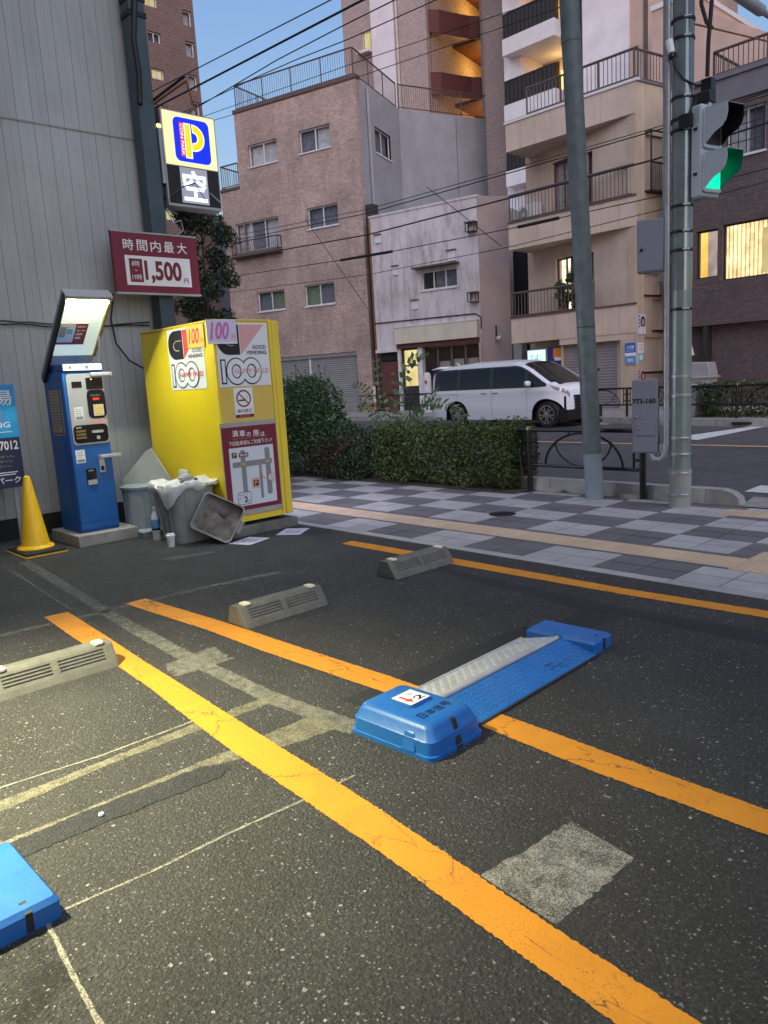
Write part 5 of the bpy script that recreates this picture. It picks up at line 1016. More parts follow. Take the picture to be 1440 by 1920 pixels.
MB(VM).box((1.9, -.42, .22), (2.05, .42, .32)).build('bumper', 'car_white', van, bevel=.03); MB(VM).tube([(-1.95, 0, 1.65), (-2.1, 0, 1.74)], [.02, .006], 6).build('antenna_fin', 'car_white', van); MB(VM).hexa([(-2.40, -.68, 1.565), (-2.1, -.68, 1.59), (-2.1, .68, 1.59), (-2.40, .68, 1.565)], [(-2.40, -.66, 1.585), (-2.1, -.66, 1.64), (-2.1, .66, 1.64), (-2.40, .66, 1.585)]).build('rear_spoiler', 'car_white', van, bevel=.008)
def wheel(xc, s):
    Wm = VM @ Matrix.Translation((xc, s*.80, .32)) @ Matrix.Rotation(-s*math.pi/2, 4, 'X')   # local z points outwards
    w = MB(Wm).lathe([(.215, -.20), (.30, -.20), (.318, -.17), (.320, -.03), (.305, 0), (.24, .008), (.222, .0)], (0, 0, 0), 36, None, False).build('wheel', 'tyre', van, True)
    MB(Wm).lathe([(.225, .001), (.225, .010), (.212, .012), (.205, -.02)], (0, 0, 0), 36, None, False).build('rim', 'rim', w, True); MB(Wm).lathe([(.2, -.03), (.2, -.028)], (0, 0, 0), 24).build('brake_shade', 'car_black', w)
    sp = MB(Wm)
    for k in range(10):
        a = 2*math.pi*k/10+(.09 if k % 2 else -.09); ca, sa = math.cos(a), math.sin(a); q = [(.035, -.016), (.215, -.011), (.215, .011), (.035, .016)]; sp.poly([(x*ca-y*sa, x*sa+y*ca) for x, y in q], -.018, .006)
    sp.build('spokes', 'rim', w); MB(Wm).lathe([(.045, -.01), (.045, .008), (.03, .012)], (0, 0, 0), 16).build('hub', 'rim', w, True)
for xc in (-1.36, 1.53):
    for s in (-1, 1): wheel(xc, s)
# ------------------------------------------------------------------ buildings across the street
def wall_holes(par, F, x0, y0, x1, y1, holes, m, th=.3, name='wall'):
    xsn = sorted(set([x0, x1]+[v for h in holes for v in (h[0], h[2])])); ysn = sorted(set([y0, y1]+[v for h in holes for v in (h[1], h[3])])); b = MB(F)
    ins = lambda x, y: any(h[0] < x < h[2] and h[1] < y < h[3] for h in holes)
    for a, c in zip(xsn[:-1], xsn[1:]):
        for d, e in zip(ysn[:-1], ysn[1:]):
            if not ins((a+c)/2, (d+e)/2): b.add([(a, d, 0), (c, d, 0), (c, e, 0), (a, e, 0)], [(0, 1, 2, 3)])
    for h in holes: b.add([(h[0], h[1], 0), (h[2], h[1], 0), (h[2], h[3], 0), (h[0], h[3], 0), (h[0], h[1], -th), (h[2], h[1], -th), (h[2], h[3], -th), (h[0], h[3], -th)], [(0, 4, 5, 1), (1, 5, 6, 2), (2, 6, 7, 3), (3, 7, 4, 0)])
    b.add([(x0, y0, 0), (x0, y1, 0), (x0, y1, -th), (x0, y0, -th)], [(0, 1, 2, 3)]); b.add([(x1, y0, 0), (x1, y1, 0), (x1, y1, -th), (x1, y0, -th)], [(3, 2, 1, 0)]); b.add([(x0, y1, 0), (x1, y1, 0), (x1, y1, -th), (x0, y1, -th)], [(0, 1, 2, 3)]); b.add([(x0, y0, 0), (x1, y0, 0), (x1, y0, -th), (x0, y0, -th)], [(3, 2, 1, 0)])
    return b.build(name, m, par)
def window(par, F, h, n=2, fm='frame_alu', cur=('curtain_white',), gl='glass', dep=.10, fw=.045, sill=True, emit=None):
    x0, y0, x1, y1 = h; b = MB(F)
    for a in ((x0, y0, x1, y0+fw), (x0, y1-fw, x1, y1), (x0, y0+fw, x0+fw, y1-fw), (x1-fw, y0+fw, x1, y1-fw)): b.box((a[0], a[1], -dep-.04), (a[2], a[3], -dep+.01))
    w = b.build('window', fm, par)
    for i in range(1, n): xm = x0+(x1-x0)*i/n; MB(F).box((xm-fw/2, y0+fw, -dep-.035), (xm+fw/2, y1-fw, -dep+.005)).build('mullion', fm, w)
    for i in range(n):
        a = x0+(x1-x0)*i/n; c = x0+(x1-x0)*(i+1)/n; MB(F).box((a+fw/2+.001, y0+fw+.001, -dep-.012-.010*(i % 2)), (c-fw/2-.001, y1-fw-.001, -dep-.008-.010*(i % 2))).build('pane', gl, w)
        MB(F).box((a+.001, y0+.001, -.27), (c-.001, y1-.001, -.265)).build('curtain', cur[i % len(cur)], w)
    if sill: MB(F).box((x0-.04, y0-.05, -.02), (x1+.04, y0, .05)).build('sill', fm, w)
    return w
def railing(par, p0, p1, h, m='brown_rail', sp=.12, z=None, pr_=.02, post=1.2, name='railing'):
    p0 = Vector(p0); p1 = Vector(p1); L = (p1-p0).length; d = (p1-p0)/L; up = Vector((0, 0, 1))
    r = MB().tube([p0+up*h, p1+up*h], pr_*1.5, 6).build(name, m, par); MB().tube([p0+up*.08, p1+up*.08], pr_, 6).build('lower_rail', m, r)
    n = max(1, int(L/post))
    for i in range(n+1): q = p0+d*(L*i/n); MB().tube([q, q+up*h], pr_*1.1, 6).build('rail_post', m, r)
    b = MB(); n = int(L/sp)
    for i in range(1, n): q = p0+d*(L*i/n); b.tube([q+up*.08, q+up*h], pr_*.55, 4, False)
    b.build('balusters', m, r, kind='stuff'); return r
def shutter(par, F, x0, y0, x1, y1, m, out=-.12, pitch=.085, name='roller_shutter'):
    s = MB(F); y = y0
    pts = []
    while y < y1: pts += [(y, out), (y+pitch*.5, out+.014), (min(y1, y+pitch*.92), out)]; y += pitch
    vs = [(x, q[0], q[1]) for q in pts for x in (x0, x1)]; s.add(vs, [(2*i, 2*i+1, 2*i+3, 2*i+2) for i in range(len(pts)-1)])
    s.box((x0, y0-.01, out-.02), (x1, y0+.08, out+.03)); o = s.build(name, m, par); return o
# brown tiled building
BR = thing('brown_tile_building', 'four storey pinkish brown tiled building with rooftop railing', 'building', (-23.44, 21.12, .12), math.atan2(.28, .96)); F = frame((-23.436, 21.116), (.96, .28)); Mb = F
wins = [(-5.50, 10.55, -3.97, 11.42), (-2.83, 10.58, -1.31, 11.44), (-6.57, 7.20, -4.18, 8.41), (-2.69, 7.64, -1.18, 8.45), (-5.67, 4.62, -4.17, 5.44), (-3.11, 4.60, -1.60, 5.46)]
wall_holes(BR, F, -6.12, .0, -.02, 12.9, [w for w in wins if w[0] > -6.1]+[(-6.1195, 7.20, -4.18, 8.41), (-5.6, -.001, -.70, 2.60)], 'tile_brown')
wall_holes(BR, F, -7.22, .0, -6.121, 9.9, [(-6.57, 7.20, -6.1215, 8.41)], 'tile_brown')
cur = [('curtain_white', 'curtain_white'), ('curtain_grey', 'curtain_white'), ('curtain_white', 'curtain_grey', 'curtain_white'), ('curtain_grey',), ('curtain_grey', 'curtain_green'), ('curtain_green', 'curtain_grey')]
for i, (w, c) in enumerate(zip(wins, cur)): window(BR, F, w, 3 if i == 2 else 2, 'frame_alu', c)
shutter(BR, F, -5.58, .12, -.72, 2.58, 'shutter_grey'); MB(F).box((-5.58, .12, -.295), (-.72, 2.59, -.28)).build('shutter_back', 'interior_dark', BR); MB(F).box((-5.58, 2.45, -.12), (-.72, 2.595, -.04)).build('shutter_box', 'shutter_grey', BR); MB(F).box((-3.2, .12, -.13), (-3.12, 2.45, -.085)).build('shutter_guide', 'frame_alu', BR)
bw = lambda s, z, o=0: F @ Vector((s, z, o))
bl_ = MB(F)
railing(BR, bw(-6.62, 7.05, .28), bw(-4.12, 7.05, .28), .55, 'brown_rail', .10, name='window_guard'); MB(F).box((-6.66, 6.93, .001), (-4.08, 7.05, .30)).build('window_ledge', 'brown_rail', BR)
for s in (-6.62, -4.12): railing(BR, bw(s, 7.05, .02), bw(s, 7.05, .28), .55, 'brown_rail', .10, name='window_guard')
A0, A1, A2, A3, A4 = (-23.60, 21.02), (-25.25, 25.15), (-23.87, 29.94), (-30.5, 30.5), (-30.4, 19.0)
SM = MB().poly([(-23.47, 21.10), (-25.20, 25.15), (-23.87, 29.94), (-32, 31.5), (-29.0, 19.80)], 0, 12.88)
F1 = frame((-23.455, 21.13), (-1.76, 4.03)); 
ls1 = math.hypot(1.76, 4.03)
wall_holes(BR, F1, .03, 0, ls1, 12.89, [(1.62, 10.5, 3.28, 11.5)], 'grey_wall', .02, 'side_wall'); window(BR, F1, (1.62, 10.5, 3.28, 11.5), 2, 'frame_alu', ('curtain_grey',))
F2_ = frame((-25.215, 25.16), (1.345, 4.78)); wall_holes(BR, F2_, 0, 0, 4.96, 12.89, [], 'grey_wall', .3, 'side_wall'); MB(F2_).box((2.9, 4, .001), (2.93, 12.8, .012)).build('wall_joint', 'parapet_dark', BR)
MB().poly([(-23.9, 21.6), (-25.9, 25.3), (-24.5, 29.9), (-32, 31), (-29.6, 20.0)], 0, 12.86).build('core', 'roof_dark', BR)
p1 = F1 @ Vector((.97, 0, .06)); MB().tube([(p1.x, p1.y, .3), (p1.x, p1.y, 12.7)], .07, 10).build('downpipe', 'pipe_grey', BR, True)
rp = [bw(-6.05, 12.92, -.1), bw(-.15, 12.92, -.1)]; railing(BR, rp[0], rp[1], 1.0, 'brown_rail', .11, post=1.3); q1 = F1 @ Vector((.1, 12.92, -.1)); q2 = F1 @ Vector((ls1-.05, 12.92, -.1)); railing(BR, q1, q2, 1.0, 'brown_rail', .11, post=1.3); q3 = F2_ @ Vector((.05, 12.92, -.1)); q4 = F2_ @ Vector((4.9, 12.92, -.1)); railing(BR, q3, q4, 1.0, 'brown_rail', .11, post=1.3); railing(BR, rp[0], bw(-6.05, 12.92, -4.5), 1.0, 'brown_rail', .11, post=1.3)
MB(F).box((.0, .1, -.62), (.33, 8.2, -.22)).build('gap_shade_box', 'frame_dark', BR); MB(F).box((-6.16, 12.80, -.3), (.02, 12.93, .05)).build('coping', 'brown_rail', BR); MB(F).box((-7.26, 9.82, -.3), (-6.125, 9.93, .05)).build('coping', 'brown_rail', BR); MB(F).box((-7.2, .1, -6), (-6.13, 9.82, -.305)).build('annex_core', 'tile_brown', BR)  # first box is dark in place of the shade between the two buildings
railing(BR, bw(-7.15, 9.93, -.05), bw(-6.2, 9.93, -.05), .95, 'brown_rail', .11); railing(BR, bw(-7.15, 9.93, -.05), bw(-7.15, 9.93, -3), .95, 'brown_rail', .11)
MB(F).tube([(-6.8, 9.9, -1), (-6.8, 13.3, -1)], .02, 5).build('aerial_mast', 'dark_metal', BR); MB(F).tube([(-2.9, 12.9, -1.5), (-1.9, 13.55, -1.5)], .03, 6).build('roof_pipe', 'dark_metal', BR)
# pink weathered building
PK = thing('pink_plaster_building', 'low weathered pink plaster building with a cream shop fascia', 'building', (-23.09, 21.06, .12), math.atan2(.227, .974)); F = frame((-23.087, 21.064), (.974, .227))
pw = (2.25, 4.62, 3.78, 5.30); wall_holes(PK, F, .03, 2.55, 4.72, 7.62, [pw], 'pink_wall'); window(PK, F, pw, 3, 'frame_alu', ('interior_dark', 'curtain_grey', 'curtain_grey'))
MB(F).box((2.03, 5.40, 0), (3.92, 5.46, .35)).build('window_canopy', 'wood_brown', PK); MB(F).box((.03, .1, -7), (4.70, 7.60, -.31)).build('core', 'pink_wall', PK)
FS = frame(tuple((F @ Vector((4.72, 0, 0)))[:2]), (.5, .866)); wall_holes(PK, FS, 0, 0, 1.15, 7.6, [], 'mauve_wall', .25, 'side_wall'); MB(F).box((4.70, 2.48, -.3), (4.72, 7.6, 0)).build('corner', 'pink_wall', PK); MB(F).box((0, 7.58, -.4), (4.74, 7.66, .03)).build('coping', 'pink_wall', PK)
MB(F).box((1.05, 2.71, .04), (4.63, 3.32, .22)).build('shop_fascia', 'cream', PK, bevel=.01); MB(F).box((1.05, 3.322, .03), (4.64, 3.345, .24)).build('fascia_cap', 'frame_alu', PK); MB(F).box((1.05, 2.54, -.05), (4.62, 2.70, .10)).build('fascia_beam', 'redbrown', PK); MB(F).box((.03, 2.44, -.1), (1.05, 2.549, .10)).build('lintel', 'pink_wall', PK)
MB(F).tube([(.03, 3.60, .03), (2.4, 3.58, .03), (4.5, 3.56, .03), (4.72, 3.42, .03), (4.72, 3.0, .03)], .022, 6).build('conduit', 'dark_metal', PK, True)
for k, (x0, z0, x1, z1) in enumerate(((4.33, 6.42, 4.70, 6.71), (4.32, 3.98, 4.67, 4.29))):
    lf = MB(F)
    for a in (x0, x1-.03):
        for c in (.02, .25): lf.box((a, z0, c), (a+.03, z1, c+.03))
    lf.box((x0-.02, z1, .0), (x1+.02, z1+.03, .30)); lf.box((x0, z0-.02, .0), (x1, z0, .29)); lf.build('lantern', 'wood_brown', PK)
for x0, z1, x1, z0 in ((.27, 6.92, .54, 6.61), (3.45, 5.9, 3.78, 5.53), (1.01, 5.66, 1.25, 5.32), (1.8, 4.3, 2.08, 3.96)):
    v_ = MB(F).box((x0, z0, .001), (x1, z1, .05)).build('vent_cover', 'white_trim', PK, bevel=.008); MB(F).box((x0-.03, z1, .001), (x1+.03, z1+.03, .12)).build('vent_hood', 'rust', v_)
MB(F).box((.0, .3, .001), (.05, 7.5, .05)).build('downpipe', 'rust', PK)
# shop front
MB(F).box((.05, .1, -.305), (4.7, 2.5, -.30)).build('shop_back', 'interior_dark', PK); MB(F).box((4.60, .12, -.3), (4.71, 2.54, .05)).build('pier', 'mauve_wall', PK); MB(F).box((1.93, .12, -.25), (2.12, 2.54, .0)).build('pier', 'frame_alu', PK); MB(F).box((1.02, .12, -.25), (1.12, 2.54, .02)).build('pier', 'frame_alu', PK)
dr = MB(F).box((1.12, .12, -.16), (1.93, 2.54, -.12)).build('lit_door', 'frame_dark', PK); MB(F).box((1.26, 1.90, -.119), (1.84, 2.46, -.112)).build('pane', 'lit_yellow', dr); MB(F).box((1.26, 1.08, -.119), (1.84, 1.84, -.112)).build('pane', 'lit_yellow', dr); MB(F).tube([(1.5, 1.0, -.10), (1.5, 1.3, -.09)], .012, 6).build('handle', 'chrome', dr)
dr = MB(F).box((.17, .12, -.12), (.95, 2.08, -.06)).build('brown_door', 'redbrown', PK); MB(F).box((.17, 2.12, -.12), (.95, 2.42, -.08)).build('transom', 'interior_dark', PK)
sw = MB(F).box((2.15, .12, -.22), (4.58, .75, -.12)).build('shop_front', 'wood_brown', PK)
for x in (2.75, 3.35, 3.95): MB(F).box((x-.04, .75, -.2), (x+.04, 2.5, -.14)).build('mullion', 'wood_brown', sw)
MB(F).box((2.16, .75, -.19), (4.57, 2.5, -.18)).build('pane', 'glass', sw)
for x, z, s in ((3.0, 1.75, .32), (3.6, 1.8, .3), (4.2, 1.8, .3)): MB(F).box((x-s, z-.25, -.26), (x+s*.7, z+.2, -.25)).build('shop_display', 'sign_back', sw)
it = thing('intercom_lamp', 'small street lantern fixed to the right pier of the pink building', 'lantern', tuple(F @ Vector((5.0, 3.0, .1)))); FSs = FS
MB(FSs).tube([(.55, 2.55, .02), (.55, 3.1, .02)], .03, 6).build('stem', 'dark_metal', it); MB(FSs).lathe([(.05, 0), (.09, .03), (.09, .2), (.03, .28)], (.55, 2.62, .16), 10).build('lamp_shade', 'sign_back', it)
# ATM-like white post stand beside the van's tail and thin pole by the gap
wp_ = thing('white_stand', 'white rounded kerbside stand just left of the white van', 'stand', (-19.6, 20.3, .12)); MB().lathe([(.12, 0), (.12, 1.3), (.09, 1.4), (.04, 1.43)], (-19.6, 20.3, .12), 16, 4).build('body', 'white_trim', wp_, True); MB(frame((-19.6+.05, 20.3-.15, .12), (.9, .3))).poly(circ(.02, 1.1, .06, 12), .0, .01).build('emblem', 'print_red', wp_)
pp_ = thing('striped_post', 'slim red and white post at the gap beside the pink building', 'post', (-23.1, 20.85, .12)); MB().lathe([(.05, 0), (.05, .35)], (-23.1, 20.85, .12), 10).build('red_foot', 'print_orange', pp_); MB().lathe([(.05, .35), (.05, 1.0), (.02, 1.02)], (-23.1, 20.85, .12), 10).build('white_shaft', 'white_trim', pp_)
# tall apartment block behind
TA = thing('tall_mauve_apartment', 'tall mauve apartment tower with amber lit stair landings', 'building', (-28, 33, .12)); F = frame((-24, 32), (.974, .227)); FL_ = frame((-24+2.6*.227, 32-2.6*.974), (.974, .227))
tw = (-7.05, 17.4, -6.50, 18.3); wall_holes(TA, FL_, -8.15, 0, -6.36, 26, [tw], 'tile_tall'); wv = window(TA, FL_, tw, 1, 'frame_alu', ('lit_yellow',)); MB(FL_).box((-7.15, 17.2, .001), (-6.40, 17.32, .4)).build('ledge', 'white_trim', TA)
MB(FL_).box((-6.359, 0, -.5), (-5.06, 26, .15)).build('white_pier', 'white_wall', TA); wall_holes(TA, FL_, -5.059, 0, -3.36, 26, [], 'tile_tall', .3, 'wall'); MB(FL_).box((-8.15, 0, -9), (-3.37, 26, -.51)).build('core', 'tile_tall', TA); MB(FL_).tube([(-4.93, 0, .08), (-4.93, 26, .08)], .06, 8).build('downpipe', 'sign_back', TA)
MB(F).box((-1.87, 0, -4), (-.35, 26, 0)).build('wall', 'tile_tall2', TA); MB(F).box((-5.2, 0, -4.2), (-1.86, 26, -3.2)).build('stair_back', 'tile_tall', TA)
for i in range(9):
    z0 = 4.2+i*2.72-.0
    pts = [(-3.55, 2.55), (-3.0, 2.0), (-2.6, 1.2), (-2.2, .45), (-1.87, .1)]
    b = MB(F); n = len(pts)
    vs = []
    for x, o in pts: vs += [(x, z0-.45, o), (x, z0+.55, o), (x, z0+.55, o-.12), (x, z0-.45, o-.12)]
    b.add(vs, [(4*j+k, 4*j+4+k, 4*j+4+(k+1) % 4, 4*j+(k+1) % 4) for j in range(n-1) for k in range(4)]); b.build('landing_parapet', 'redbrown', TA)
    MB(F).poly([(-4.9, z0-.45), (-1.9, z0-.45), (-1.9, z0-.3), (-4.9, z0-.3)], -3.2, .0).build('landing', 'redbrown', TA)
    MB(F).hexa([(-4.9, z0+.9, -.6), (-4.9, z0+1.5, -.6), (-3.4, z0+.4, -.6), (-3.4, z0-.2, -.6)], [(-4.9, z0+.9, -.3), (-4.9, z0+1.5, -.3), (-3.4, z0+.4, -.3), (-3.4, z0-.2, -.3)]).build('stair_flight', 'white_trim', TA)
    dw = MB(F).box((-3.1, z0+.1, -3.19), (-2.45, z0+1.65, -3.12)).build('landing_door', 'lit_amber', TA)
    for x in (-2.9, -2.6): MB(F).box((x-.03, z0-.3, -3.1), (x+.03, z0+1.9, -3.0)).build('door_bar', 'brown_rail', dw)
    if 10 < z0 < 22:
        la = bpy.data.lights.new('landing_lamp', 'POINT'); la.energy = 11; la.color = (1, .55, .12); la.shadow_soft_size = .15; lo = link(bpy.data.objects.new('landing_lamp', la)); lo.location = F @ Vector((-2.35, z0+1.6, -1.6)); MB().lathe([(.12, 0), (.12, .06), (.05, .1)], tuple(F @ Vector((-2.35, z0+1.72, -1.6))), 12).build('landing_lamp_shade', 'wall_lamp', TA)
# white apartment tower
WA = thing('white_balcony_apartment', 'white apartment tower with dark balcony railings behind the beige building', 'building', (-20, 28, .12)); F = frame((-20, 28), (1, .03))
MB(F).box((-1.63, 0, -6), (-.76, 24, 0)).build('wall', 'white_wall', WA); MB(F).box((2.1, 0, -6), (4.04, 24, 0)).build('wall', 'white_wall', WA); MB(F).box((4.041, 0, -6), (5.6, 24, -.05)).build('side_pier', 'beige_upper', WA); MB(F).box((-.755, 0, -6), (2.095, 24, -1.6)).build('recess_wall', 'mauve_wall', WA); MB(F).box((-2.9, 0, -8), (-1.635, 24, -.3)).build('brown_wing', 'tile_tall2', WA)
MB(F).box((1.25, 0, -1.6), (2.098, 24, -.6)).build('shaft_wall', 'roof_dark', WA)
for i, z0 in enumerate((6.5, 9.1, 11.68, 14.21, 16.8, 19.4)):
    MB(F).box((-1.29, z0, -1.6), (1.20, z0+.62, .55)).build('balcony_slab', 'white_trim', WA)
    bp = MB(F).box((-1.25, z0+.621, .50), (1.16, z0+1.50, .53)).build('balcony_screen', 'frame_dark', WA); MB(F).box((-1.27, z0+1.5, .48), (1.19, z0+1.55, .55)).build('balcony_rail', 'frame_dark', bp); MB(F).box((-1.25, z0+.621, -.2), (-1.22, z0+1.5, .5)).build('balcony_screen', 'frame_dark', bp)
    for k in range(12): MB(F).box((-1.2+k*.2, z0+.63, .531), (-1.17+k*.2, z0+1.5, .545)).build('screen_bar', 'black_paint', bp)
    MB(F).box((-.6, z0+.62, -1.59), (.05, z0+2.4, -1.55)).build('balcony_door', 'interior_dark', WA)
    wl_ = MB(F).box((.22, z0+1.25, -1.59), (.36, z0+1.95, -1.45)).build('wall_lamp', 'wall_lamp', WA)
    if 9 < z0 < 17:
        la = bpy.data.lights.new('balcony_lamp', 'POINT'); la.energy = 2; la.color = (1, .6, .2); la.shadow_soft_size = .1; lo = link(bpy.data.objects.new('balcony_lamp', la)); lo.location = F @ Vector((.3, z0+2.0, -1.2))
MB(F).box((4.6, 0, -6), (4.75, 24, .0)).build('rain_pipe', 'wood_brown', WA)
B('gap_darkening_box', 'interior_dark', WA, (-19.4, 25.0, 0), (-16.3, 25.2, 6.0))  # near-black box added to make the gap beside the pink building dark
# beige balcony building
BG = thing('beige_balcony_building', 'beige three storey building with brown balcony railings and roller shutter', 'building', (-12.08, 20.75, .12)); F = frame((-12.08, 20.753), (1, .03))
rO, rD = (-16.017, 21.935), (4.417, -1.168); FRc = frame(rO, rD); RL = 4.568
wins = [(1.08, 5.95, 1.85, 7.75), (1.14, 3.15, 2.05, 4.86)]
wall_holes(BG, FRc, -.25, 0, RL, 9.0, [(1.06, 6.2, 1.98, 7.80), (1.14, 3.17, 1.98, 4.86), (2.60, 6.1, 2.87, 7.7), (2.72, 4.0, 2.87, 4.82)], 'beige_wall', .3, 'recessed_wall')
window(BG, FRc, (1.06, 6.2, 1.98, 7.80), 2, 'wood_brown', ('curtain_white', 'curtain_white'), sill=False); window(BG, FRc, (1.14, 3.17, 1.98, 4.86), 2, 'frame_dark', ('lit_white', 'curtain_grey'), sill=False); window(BG, FRc, (2.60, 6.1, 2.87, 7.7), 1, 'wood_brown', ('curtain_grey',), sill=False); window(BG, FRc, (2.72, 4.0, 2.87, 4.82), 1, 'frame_dark', ('lit_white',), sill=False)
bandz = [(8.22, 9.03), (5.25, 6.05), (2.30, 3.09)]
for k, (z0, z1) in enumerate(bandz):
    poly = [(-3.91, 0), (.50, 0), (.50, -.06), (-3.91, -1.5)]
    for i in range(8):
        x0 = -3.91+.552*i; MB(F).box((x0+.004, z0, -.10), (x0+.548, z1, 0)).build('band_panel', 'beige_wall', BG)
    MB(F).hexa([(-3.90, z0+.01, -.09), (.49, z0+.01, -.09), (.49, z0+.01, -.12), (-3.90, z0+.01, -1.5)], [(-3.90, z0+.12, -.09), (.49, z0+.12, -.09), (.49, z0+.12, -.12), (-3.90, z0+.12, -1.5)]).build('balcony_floor', 'beige_wall', BG)
    MB(F).hexa([(-3.91, z0+.0, -1.45), (-3.91, z0, -.101), (-3.80, z0, -.101), (-3.80, z0, -1.45)], [(-3.91, z1, -1.45), (-3.91, z1, -.101), (-3.80, z1, -.101), (-3.80, z1, -1.45)]).build('band_end', 'beige_wall', BG)
    if k: 
        railing(BG, F @ Vector((-3.88, z1, -.05)), F @ Vector((.42, z1, -.05)), .85 if k == 1 else .72, 'brown_rail', .12, post=2.1, pr_=.026) if k == 1 else (railing(BG, F @ Vector((-3.88, z1, -.05)), F @ Vector((-.9, z1, -.05)), .8, 'brown_rail', .12, post=1.5, pr_=.026))
        MB(F).box((-3.92, z1-.0, -.12), (.50, z1+.05, .03)).build('coping', 'brown_rail', BG)
MB(F).box((-3.94, 9.03, -.4), (.56, 9.10, .04)).build('coping', 'white_trim', BG)
railing(BG, F @ Vector((-3.15, 9.1, -.1)), F @ Vector((.5, 9.1, -.1)), .8, 'brown_rail', .13, post=1.2, pr_=.024)
SD = frame(tuple((F @ Vector((.502, 0, 0)))[:2]), (.165, .986))
sw_ = [(.38, 6.2, 1.15, 7.7), (.33, 3.35, 1.0, 3.95), (.69, 2.35, 1.12, 3.22), (.33, 1.16, 1.12, 2.15)]
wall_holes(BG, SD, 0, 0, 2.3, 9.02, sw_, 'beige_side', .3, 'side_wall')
window(BG, SD, sw_[0], 2, 'frame_dark', ('curtain_grey',)); window(BG, SD, sw_[1], 2, 'frame_dark', ('lit_cream',)); window(BG, SD, sw_[2], 1, 'frame_dark', ('curtain_grey',)); window(BG, SD, sw_[3], 1, 'frame_dark', ('interior_dark',))
cg = MB(SD)
for (a, c) in ((.36, 1.17),):
    for z in (6.15, 6.9, 7.72): cg.box((a, z, .18), (c, z+.04, .22))
    for z in (6.15, 7.72):
        for x in (a, c-.03): cg.box((x, z, 0), (x+.03, z+.04, .22))
    for i in range(10): cg.box((a+i*.087, 6.15, .19), (a+i*.087+.018, 6.92, .21))
    for x in (a, c-.03): cg.box((x, 6.15, .18), (x+.03, 7.76, .22))
cg.build('window_cage', 'frame_dark', BG)
railing(BG, SD @ Vector((.05, 9.08, -.1)), SD @ Vector((2.2, 9.08, -.1)), .8, 'brown_rail', .13, pr_=.024); MB(SD).box((.06, 9.02, -.35), (2.3, 9.08, .04)).build('coping', 'parapet_dark', BG)
MB().poly([(-15.9, 22.2), (-11.6, 21.1), (-11.3, 22.8), (-12, 27), (-15.9, 27)], .1, 9.0).build('core', 'beige_wall', BG)
MB(F).box((-2.10, 2.12, -.5), (.5, 2.298, -.02)).build('shutter_lintel', 'beige_wall', BG); MB(F).box((-.03, .1, -.5), (.5, 2.12, -.02)).build('pier', 'beige_side', BG); shutter(BG, F, -2.06, .12, -.035, 2.12, 'shutter', -.22); MB(F).box((-2.06, .12, -.3), (-.035, 2.12, -.27)).build('shutter_back', 'interior_dark', BG); MB(F).box((-1.05, 1.28, -.205), (-.82, 1.33, -.19)).build('shutter_handle', 'dark_metal', BG); MB(F).box((-3.9, .1, -1.6), (-2.07, 2.29, -1.4)).build('alcove_wall', 'interior_dark', BG); MB(F).box((-2.10, .12, -1.4), (-2.061, 2.12, -.1)).build('alcove_side', 'beige_side', BG)
ac = thing('air_conditioner', 'white air conditioner unit on the upper beige balcony', 'air conditioner', tuple(FRc @ Vector((.25, 6.2, .25)))); MB(FRc).box((-.15, 6.13, .1), (.66, 6.72, .42)).build('case', 'white_trim', ac, bevel=.02); MB(FRc).poly(circ(.10, 6.43, .22, 20), .421, .43).build('fan_grille', 'print_grey', ac); MB(FRc).poly(circ(.10, 6.43, .07, 14), .431, .44).build('fan_hub', 'white_trim', ac)
pt = thing('balcony_plants', 'leafy potted plants before the lit window of the lower beige balcony', 'potted plant', tuple(F @ Vector((-2.0, 3.1, -.5))))
v, _ = leaves(900, blob_sampler([(*(F @ Vector((-2.05, 3.65, -.35))), .32), (*(F @ Vector((-1.6, 3.45, -.35))), .25), (*(F @ Vector((-1.9, 4.15, -.4))), .16), (*(F @ Vector((-2.3, 3.95, -.4))), .15)], .4), .06, 12); leafmesh('foliage', 'leaf_weed', pt, v)
for x in (-2.1, -1.65): MB().lathe([(.11, 0), (.14, .25), (.12, .25)], tuple(F @ Vector((x, 3.12, -.35))), 12).build('pot', 'redbrown', pt, True)
# posters and signs on the beige corner
def signplate(name, label, cat, Fm, x0, z0, x1, z1, m, o=.01, group=None):
    t = thing(name, label, cat, tuple(Fm @ Vector(((x0+x1)/2, z0, o))), 0, group); rc('panel', m, t, Fm, x0, z0, x1, z1, o, .015); return t
t = signplate('clinic_sign', 'dark blue sign above a lighter blue one on the beige corner', 'sign', F, .14, 1.40, .485, 2.02, 'print_white'); rc('upper_field', 'print_blue', t, F, .145, 1.73, .48, 2.015, .026, .002); rc('lower_field', 'print_sky', t, F, .145, 1.405, .48, 1.64, .026, .002); text(t, '大沼整', F, .19, 1.84, .24, .10, 'print_white', .03, .01); text(t, 'CLINIC', F, .18, 1.77, .26, .04, 'print_white', .03); text(t, '骨院', F, .22, 1.47, .18, .1, 'print_white', .03, .01)
t = signplate('notice_sign', 'pink and teal notice beside the blue corner sign', 'sign', SD, .01, 1.44, .28, 2.0, 'print_white'); rc('teal_field', 'print_teal', t, SD, .02, 1.45, .27, 1.70, .026, .002); pl('teal_mark', 'print_white', t, SD, circ(.145, 1.58, .08, 16), .029, .001)
for i in range(3): rc('text_line', 'print_pink', t, SD, .04, 1.93-i*.07, .25, 1.95-i*.07, .026, .002)
